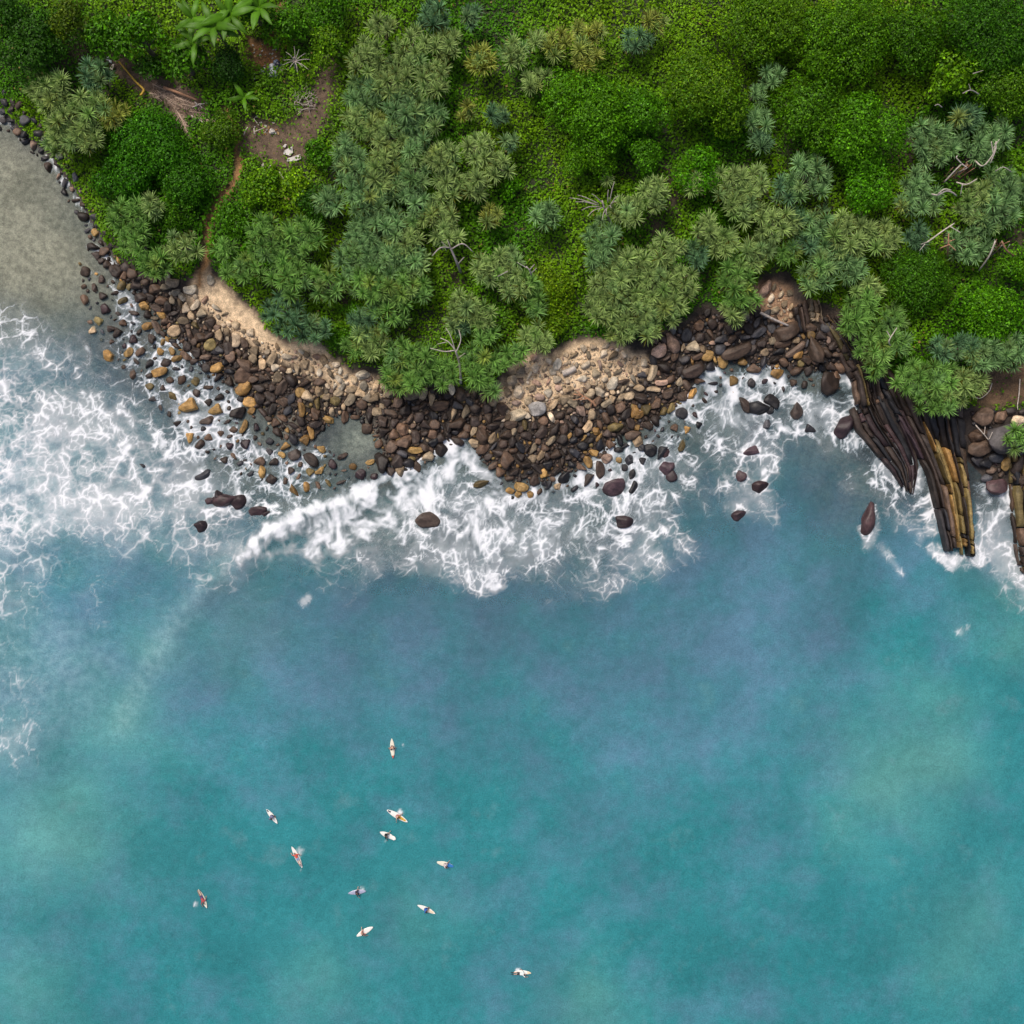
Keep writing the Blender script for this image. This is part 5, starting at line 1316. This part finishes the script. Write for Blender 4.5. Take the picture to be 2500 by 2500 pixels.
for k, (px, py, r_, cn) in enumerate([(643, 172, .38, 'white'), (650, 177, .36, 'black'), (658, 166, .30, 'grey'), (664, 161, .34, 'white'), (672, 168, .42, 'blue grey'), (667, 175, .48, 'silver'), (679, 156, .42, 'black'), (674, 152, .34, 'blue grey'), (661, 182, .32, 'silver'), (672, 184, .36, 'blue grey'), (684, 158, .3, 'grey'), (655, 184, .3, 'black')]):
    p = place(px, py, r_ * .45); o = obj('rubbish_bag', crumple(20 + k), bagm[cn], None, p, (0, 0, k), (r_, r_ * .85, r_ * .7))
    where = ['at the left end of the heap', 'low at the left of the heap', 'left of the heap top', 'on top of the heap', 'right of the heap middle', 'in the heap middle', 'at the upper right of the heap', 'at the upper edge of the heap', 'at the bottom left of the heap', 'at the bottom right of the heap', 'at the right end of the heap', 'at the bottom tip of the heap'][k]
    tag(o, f'{cn} plastic rubbish bag {where} beside the dark bush', 'rubbish bag', 'rubbish bags in the heap')
VV = []; FF = []; CC = []
for k in range(110):
    rr = random.Random(7000 + k)
    px, py = (rr.uniform(612, 700), rr.uniform(108, 200)) if k < 80 else (rr.uniform(620, 690), rr.uniform(280, 330))
    p = place(px, py, .05); s_ = rr.uniform(.06, .18); a_ = rr.uniform(0, 6)
    b = len(VV)
    for (u, v) in ((-1, -.6), (1, -.5), (.8, .6), (-.9, .7)):
        VV.append((p.x + s_ * (u * math.cos(a_) - v * math.sin(a_)), p.y + s_ * (u * math.sin(a_) + v * math.cos(a_)), p.z + rr.uniform(0, .08)))
    FF.append([b, b + 1, b + 2, b + 3]); c_ = rr.choice([(.5, .22, .05), (.6, .58, .55), (.35, .17, .06), (.45, .30, .12), (.55, .5, .45)]); CC += [c_] * 4
o = obj('litter', mesh_np('litter', VV, FF, np.array(CC)), M['leaf']); tag(o, 'scraps of litter strewn around the rubbish heap and clearing', kind='stuff')
def sheet(label, pts, mat, lift=.25, name='board', cat='board', th=.05):
    w = [place(a, b, lift) for a, b in pts]; p0 = w[0].copy(); n = len(w)
    V = [tuple(q - p0 + Vector((0, 0, random.Random(i).uniform(-.05, .08)))) for i, q in enumerate(w)]
    V = V + [(a, b, c_ - th) for a, b, c_ in V]
    me = bpy.data.meshes.new(name); me.from_pydata(V, [], [list(range(n))[::-1], list(range(n, 2 * n))] + [[i, (i + 1) % n, n + (i + 1) % n, n + i] for i in range(n)])
    o = obj(name, me, mat, None, p0); tag(o, label, cat); return o
M['white_sheet'] = plain('white_sheet', (.60, .56, .52), .7, .12, 2.5)
sheet('largest white broken sheet lying on the brown clearing', [(702, 387), (712, 383), (733, 377), (735, 387), (722, 393), (700, 394)], M['white_sheet'])
sheet('white broken sheet lying above the largest one in the clearing', [(694, 368), (703, 362), (714, 358), (715, 372), (708, 380), (692, 376)], M['white_sheet'])
sheet('small white scrap of sheet uppermost in the clearing', [(690, 358), (696, 351), (700, 353), (696, 360)], M['white_sheet'])
sheet('tan plank lying by the shore grove at the upper left', [(268, 168), (275, 155), (280, 157), (274, 170)], M['pale_wood'], .4, 'plank', 'plank')
for k, (px, py, l_) in enumerate([(240, 151, 'leftmost white scrap of foam rubbish behind the left grove'), (263, 143, 'middle white scrap of foam rubbish behind the left grove'), (270, 149, 'rightmost white scrap of foam rubbish behind the left grove')]):
    o = obj('white_scrap', crumple(60 + k, 1, .4), bagm['white'], None, place(px, py, .35), (0, 0, k), (.28, .2, .15)); tag(o, l_, 'rubbish', 'white scraps')
o = obj('white_stone', ROCK[1].copy(), None, None, place(664, 320, .15), (0, 0, 0), (.32, .28, .24)); o.color = (.6, .55, .5, 0); tag(o, 'lone round white stone in the brown clearing', 'stone')
# heap of pale twigs in the clearing
p0 = place(742, 245, 0); root = empty('twig_heap', p0); tag(root, 'pale heap of cut twigs at the top of the brown clearing', 'twigs')
for k in range(70):
    rr = random.Random(k + 88); a_ = rr.uniform(0, 6.28); q = math.sqrt(rr.random()) * 1.6; L = rr.uniform(.25, .6); b_ = rr.uniform(0, 6.28)
    c_ = Vector((math.cos(a_) * q, math.sin(a_) * q, .12 + .5 * (1 - q / 1.7) * rr.random())); e_ = Vector((math.cos(b_) * L, math.sin(b_) * L, rr.uniform(-.1, .15)))
    obj('twig', tubes_mesh('twig', [([c_ - e_, c_, c_ + e_], [.035, .03, .018])], 4), M['pale_wood'] if k % 2 else M['grey_wood'], root)

# ------------------------------------------------------------------ surfers
SK = {'fair': plain('skin_fair', (.55, .32, .23), .5, .05), 'tan': plain('skin_tan', (.40, .20, .13), .5, .05), 'brown': plain('skin_brown', (.22, .105, .065), .5, .05)}
HAIR = plain('hair_dark', (.018, .012, .010), .5); EYE = plain('eye_dark', (.02, .015, .012), .3)
CL = {}
def cloth(c_):
    if c_ not in CL: CL[c_] = plain('cloth', c_, .8, .08)
    return CL[c_]
def capsule(V, F, p0, p1, r0, r1, sides=10):
    p0 = Vector(p0); p1 = Vector(p1); dd = (p1 - p0)
    if dd.length < 1e-5: dd = Vector((0, 0, 1e-3))
    t_ = dd.normalized(); path_ = []; rad = []
    for an in (80, 55, 28): path_.append(p0 - t_ * r0 * math.sin(R(an))); rad.append(r0 * math.cos(R(an)))
    path_ += [p0, p0.lerp(p1, .5), p1]; rad += [r0, (r0 + r1) / 2, r1]
    for an in (28, 55, 80): path_.append(p1 + t_ * r1 * math.sin(R(an))); rad.append(r1 * math.cos(R(an)))
    v, f = tube_arrays(path_, rad, sides, len(V)); V += [tuple(q) for q in v]; F += f
def fuse(name, caps, mat, parent, voxel=0.013):
    V = []; F = []
    for c_ in caps: capsule(V, F, *c_)
    me = mesh_np(name, V, F); tmp = bpy.data.objects.new('tmp', me); col.objects.link(tmp)
    m_ = tmp.modifiers.new('r', 'REMESH'); m_.mode = 'VOXEL'; m_.voxel_size = voxel; m_.use_smooth_shade = True
    sm = tmp.modifiers.new('s', 'SMOOTH'); sm.iterations = 2; sm.factor = 0.4
    dg = bpy.context.evaluated_depsgraph_get(); dg.update()
    out = bpy.data.meshes.new_from_object(tmp.evaluated_get(dg)); bpy.data.objects.remove(tmp)
    out.name = name; out.materials.clear(); out.polygons.foreach_set('use_smooth', np.ones(len(out.polygons), bool))
    return obj(name, out, mat, parent)
def hand(caps, w, dirv, sidev, r_=.032):
    w = Vector(w); dirv = Vector(dirv).normalized(); sidev = Vector(sidev).normalized(); dn_ = dirv.cross(sidev).normalized()
    if dn_.z > 0: dn_ = -dn_
    for q in (-1, 0, 1): caps.append((w + sidev * q * .022, w + dirv * .085 + sidev * q * .026, .018, .016))
    for q, L in ((-1.5, .060), (-.5, .075), (.5, .070), (1.5, .055)):
        a_ = w + dirv * .095 + sidev * q * .021; b_ = a_ + dirv * L * .55 + dn_ * .006; c_ = b_ + dirv * L * .4 + dn_ * .022
        caps.append((a_, b_, .0105, .010)); caps.append((b_, c_, .010, .009))
    a_ = w + dirv * .025 - sidev * .036; b_ = a_ + dirv * .035 - sidev * .030; caps.append((a_, b_, .014, .012)); caps.append((b_, b_ + dirv * .032, .012, .010))
def foot(caps, ank, dirv):
    ank = Vector(ank); dirv = Vector(dirv).normalized(); caps.append((ank - dirv * .03, ank + dirv * .12, .036, .036)); caps.append((ank + dirv * .1, ank + dirv * .19, .037, .026))
def surfer(label, pose, root_m, skin, shirt, shorts, hair_long=False, arms=(0, 0), boots=None):
    """pose 'sit' or 'prone'. local axes: +x to the board's nose, deck at z = 0"""
    root = empty('person', root_m[0]); root.rotation_euler = (0, 0, root_m[1]); tag(root, label, 'person', 'surfers waiting on their boards')
    B = []; S = []; T = []
    def both(f):
        for s_ in (1, -1): f(s_)
    if pose == 'sit':
        hip, ch, nk, hd = Vector((-.12, 0, .12)), Vector((.02, 0, .48)), Vector((.06, 0, .62)), Vector((.11, 0, .76))
        both(lambda s_: (B.append(((-.10, s_ * .09, .10), (.26, s_ * .30, .02), .082, .058)), B.append(((.26, s_ * .30, .02), (.16, s_ * .36, -.38), .055, .038)), foot(B, (.16, s_ * .36, -.40), (1, 0, -.35))))
        both(lambda s_: T.append(((-.11, s_ * .09, .10), (.16, s_ * .24, .05), .097, .080)))
        sh = lambda s_: Vector((.03, s_ * .175, .53))
    else:
        hip, ch, nk, hd = Vector((-.28, 0, .11)), Vector((.16, 0, .17)), Vector((.29, 0, .23)), Vector((.40, 0, .30))
        both(lambda s_: (B.append(((-.30, s_ * .085, .10), (-.72, s_ * .11, .07), .080, .055)), B.append(((-.72, s_ * .11, .07), (-1.12, s_ * .10, .12), .052, .035)), foot(B, (-1.12, s_ * .10, .12), (-1, 0, .1))))
        both(lambda s_: T.append(((-.29, s_ * .085, .10), (-.58, s_ * .105, .08), .095, .072)))
        sh = lambda s_: Vector((.19, s_ * .175, .18))
    ax_ = (ch - hip)
    for y_ in (-.075, 0, .075):
        o_ = Vector((0, y_, 0)); B.append((hip + o_, hip + ax_ * .5 + o_ * .9, .095, .090)); B.append((hip + ax_ * .5 + o_ * .9, ch + o_ * 1.2, .090, .098))
        S.append((hip + ax_ * .12 + o_, hip + ax_ * .5 + o_ * .9, .107, .103)); S.append((hip + ax_ * .5 + o_ * .9, ch + o_ * 1.25, .103, .111))
        T.append((hip - ax_ * .02 + o_ * 1.0, hip + ax_ * .14 + o_, .108, .106))
    B.append((ch, nk, .07, .052)); B.append((nk, hd, .050, .052))
    up_ = (hd - nk).normalized(); fw = Vector((1, 0, 0)) if pose == 'sit' else Vector((.9, 0, .4)).normalized()
    B.append((hd - up_ * .02, hd + up_ * .055, .080, .092)); B.append((hd + fw * .035 - up_ * .04, hd + fw * .045, .055, .066))
    B.append((hd + fw * .10 + up_ * .015, hd + fw * .118 - up_ * .012, .010, .014))
    for s_ in (1, -1): B.append((hd + Vector((-.005, s_ * .088, 0)) - up_ * .01, hd + Vector((-.012, s_ * .092, 0)) + up_ * .03, .012, .014))
    for s_ in (1, -1):
        S0 = sh(s_); a = arms[0] if s_ > 0 else arms[1]
        if pose == 'sit':
            el, wr = [((.10, s_ * .33, .30), (.28, s_ * .26, .10)), ((.10, s_ * .42, .40), (.22, s_ * .62, .22)), ((.16, s_ * .40, .28), (.34, s_ * .55, .02)), ((-.02, s_ * .36, .30), (.10, s_ * .46, .04))][a]
        else:
            el, wr = [((.34, s_ * .38, .14), (.52, s_ * .44, -.02)), ((.05, s_ * .42, .14), (-.12, s_ * .50, .00)), ((.40, s_ * .34, .22), (.68, s_ * .34, .10))][a]
        el, wr = Vector(el), Vector(wr)
        B.append((S0, el, .052, .040)); B.append((el, wr, .040, .027)); S.append((S0, S0.lerp(el, .85), .064, .052))
        dv2 = (wr - el).normalized(); hand(B, wr, dv2, dv2.cross(Vector((0, 0, 1))) * s_)
    body = fuse('body', B, skin, root, 0.015)
    if shirt: fuse('shirt', S, cloth(shirt), root, 0.022)
    if shorts: fuse('shorts', T, cloth(shorts), root, 0.022)
    Hc = [(hd - fw * .018 + up_ * .012, hd - fw * .012 + up_ * .064, .088, .091), (hd + fw * .02 + up_ * .06, hd - fw * .02 + up_ * .07, .075, .086), (hd - fw * .05 - up_ * .03, hd - fw * .03 + up_ * .03, .062, .08)]
    if hair_long: Hc.append((hd - fw * .06, nk - fw * .075 - up_ * .06, .06, .035))
    fuse('hair', Hc, HAIR, root, 0.014)
    V = []; F = []
    for s_ in (1, -1): capsule(V, F, hd + fw * .098 + Vector((0, s_ * .032, 0)) + up_ * .022, hd + fw * .1 + Vector((0, s_ * .034, 0)) + up_ * .022, .011, .011, 8)
    obj('eyes', mesh_np('eyes', V, F, smooth=True), EYE, root)
    if boots:
        Bt = []
        for s_ in (1, -1):
            Bt.append(((-1.02, s_ * .10, .11), (-1.16, s_ * .10, .12), .048, .046)); Bt.append(((-1.14, s_ * .10, .12), (-1.34, s_ * .10, .14), .046, .036))
        fuse('boots', Bt, cloth(boots), root, 0.016)
    return root
def board_shape(L, wd, nose, tail, th=.07):
    V = []; F = []; n = 22; prof = [(-1, 0), (-.93, .6), (-.6, 1), (0, 1.08), (.6, 1), (.93, .6), (1, 0), (.8, -.7), (0, -1), (-.8, -.7)]
    for k in range(n + 1):
        t_ = k / n; x_ = (t_ - .5) * L
        w = wd / 2 * (max(0.0, math.sin(math.pi * t_ ** (1.0 if nose == 0 else .95))) ** .62)
        if t_ < .5: w = max(w, tail * wd / 2 * min(1, .35 + t_ * 9))
        elif nose > 0: w = max(w, nose * wd / 2 * min(1, .25 + (1 - t_) * 8))
        w = max(w, .012); rock = .10 * max(0, t_ - .55) ** 2 * 4.9 + .04 * max(0, .3 - t_) ** 2 * 9
        tk = th / 2 * (1 - .65 * abs(2 * t_ - 1) ** 3)
        for (u, v) in prof: V.append((x_, u * w, rock + v * tk - th / 2))
    m_ = len(prof)
    for k in range(n):
        for q in range(m_): F.append([k * m_ + q, k * m_ + (q + 1) % m_, (k + 1) * m_ + (q + 1) % m_, (k + 1) * m_ + q])
    return V, F, n, m_
def surfboard(label, px, py, ang, L, wd, colr, nose=0.0, tail=.35, pad=None, patch=None, tip=None, dark=None):
    p = W(px, py, .07); p.z = 0.09
    root = empty('surfboard', p); root.rotation_euler = (0, 0, R(ang)); tag(root, label, 'surfboard', 'surfboards')
    V, F, n, m_ = board_shape(L, wd, nose, tail)
    me = mesh_np('deck', V, F, smooth=True); deck = obj('deck', me, cloth_gloss(colr), root)
    def overlay(name, t0, t1, k, c_):
        vv = []; ff = []
        i0, i1 = int(t0 * n), int(t1 * n)
        for j, i in enumerate(range(i0, i1 + 1)):
            for q in (1, 2, 3, 4, 5):
                a = V[i * m_ + q]; vv.append((a[0], a[1] * k, a[2] + .006))
            if j:
                b = (j - 1) * 5
                for q in range(4): ff.append([b + q, b + q + 1, b + q + 6, b + q + 5])
        obj(name, mesh_np(name, vv, ff), cloth(c_), deck)
    if pad: overlay('tail_pad', .06, .22, .62, pad)
    if patch: overlay('deck_patch', patch[1], patch[2], patch[3] if len(patch) > 3 else .8, patch[0])
    if tip: overlay('nose_tip', .88, 1.0, 1.02, tip)
    for s_ in (-1, 0, 1):
        x_ = -L / 2 + (.15 if s_ == 0 else .30); y_ = s_ * wd * .28
        me = bpy.data.meshes.new('fin'); me.from_pydata([(x_ - .05, y_, -.05), (x_ + .07, y_, -.05), (x_ - .07, y_, -.17), (x_ - .05, y_ + .01, -.05), (x_ + .07, y_ + .01, -.05), (x_ - .07, y_ + .01, -.17)], [], [[0, 1, 2], [5, 4, 3], [0, 3, 4, 1], [1, 4, 5, 2], [2, 5, 3, 0]])
        obj('fin', me, cloth((.05, .05, .06)), root)
    return p
_cg = {}
def cloth_gloss(c_):
    if c_ not in _cg: _cg[c_] = plain('board_gloss', c_, .25, .04, 3)
    return _cg[c_]
WHT, CRM = (.80, .79, .75), (.74, .70, .58)
# board centre, heading (degrees, 0 = right, 90 = up the photo), person offset along / across the board
SURF_L = [
 ('cream board with a red nose tip, nearest the shore', 958, 1827, -86, 2.4, .56, CRM, dict(tip=(.50, .12, .08)), 'surfer with bare shoulders sitting astride nearest the shore', 'sit', SK['fair'], None, (.05, .04, .08), (3, 3), -.15, 0, {}),
 ('white board with a dark tail pad, upper left of the group', 664, 1993, -52, 2.2, .55, WHT, dict(pad=(.05, .07, .09)), 'surfer in a lilac top sitting at the upper left', 'sit', SK['tan'], (.20, .19, .32), (.04, .04, .06), (0, 3), .0, 0, {}),
 ('slim white board under the paddler in orange red', 725, 2092, 116, 2.9, .58, WHT, dict(pad=(.20, .22, .28)), 'surfer in orange red sleeves with a dark back paddling up left', 'prone', SK['fair'], (.62, .09, .06), (.30, .36, .52), (0, 1), .15, 0, {}),
 ('longboard with a yellow nose panel and dark tail pad', 970, 1992, -30, 2.9, .68, WHT, dict(pad=(.05, .05, .09), patch=((.62, .36, .05), .58, .95, .72), nose=.5, tail=.5), 'bare-chested surfer in red shorts on the yellow-nosed longboard', 'sit', SK['fair'], None, (.42, .05, .06), (2, 1), .05, 0, {}),
 ('short round-nosed white board under the surfer in black', 947, 2040, -24, 2.1, .66, WHT, dict(nose=.75, tail=.4), 'surfer in a black top with pale arms sitting sideways', 'sit', SK['fair'], (.015, .018, .018), (.02, .02, .02), (1, 2), -.2, 0, {}),
 ('cream board with a bright blue nose', 1087, 2110, -14, 2.1, .62, CRM, dict(nose=.6, tail=.55, patch=((.02, .16, .45), .66, 1.0, 1.0)), 'surfer in a pinkish white shirt behind the blue nose', 'sit', SK['fair'], (.62, .50, .52), (.10, .10, .12), (2, 0), .05, -.05, {}),
 ('grey lilac board with a dark rim', 872, 2178, 8, 2.2, .60, (.36, .38, .52), dict(tail=.4), 'surfer in dark clothes splashing with both hands at the grey board', 'sit', SK['fair'], (.05, .03, .045), (.03, .03, .05), (1, 1), .0, 0, {}),
 ('white board with a cream front, under the surfer in blue', 1041, 2220, -25, 2.4, .58, WHT, dict(patch=((.72, .58, .42), .55, .92, .8)), 'surfer in a bright blue shirt with dark hair', 'sit', SK['tan'], (.01, .10, .42), (.02, .03, .06), (0, 3), -.05, 0, {}),
 ('plain white board, lowest of the middle group', 891, 2274, 30, 2.3, .66, WHT, dict(nose=.45, tail=.5), 'bare-skinned surfer stretching one arm out sideways', 'sit', SK['fair'], None, (.50, .20, .16), (1, 2), -.3, 0, {}),
 ('slim white board under the paddler in red at far left', 495, 2194, -65, 2.5, .54, CRM, dict(), 'surfer in a red top and purple shorts paddling at the far left', 'prone', SK['tan'], (.38, .06, .07), (.09, .05, .14), (1, 2), .1, -.02, {}),
 ('pale board with a peach nose, lowest right of all', 1276, 2374, -3, 2.1, .52, WHT, dict(patch=((.80, .62, .40), .80, 1.0, .95)), 'surfer in a white shirt and black shorts with dark boots lying flat', 'prone', SK['fair'], (.70, .76, .76), (.03, .03, .035), (1, 2), -.1, -.12, {'boots': (.015, .018, .022)}),
]
for (bl, px, py, ang, L, wd, cb, bkw, pl, pose, sk, shi, sho, arms, dx, dy, kw) in SURF_L:
    p = surfboard(bl, px, py, ang, L, wd, cb, **bkw)
    q = Vector((dx, dy, 0)); q.rotate(Euler((0, 0, R(ang))))
    surfer(pl, pose, (p + q + Vector((0, 0, .0)), R(ang)), sk, shi, sho, arms=arms, hair_long=('lilac' in pl), **kw)
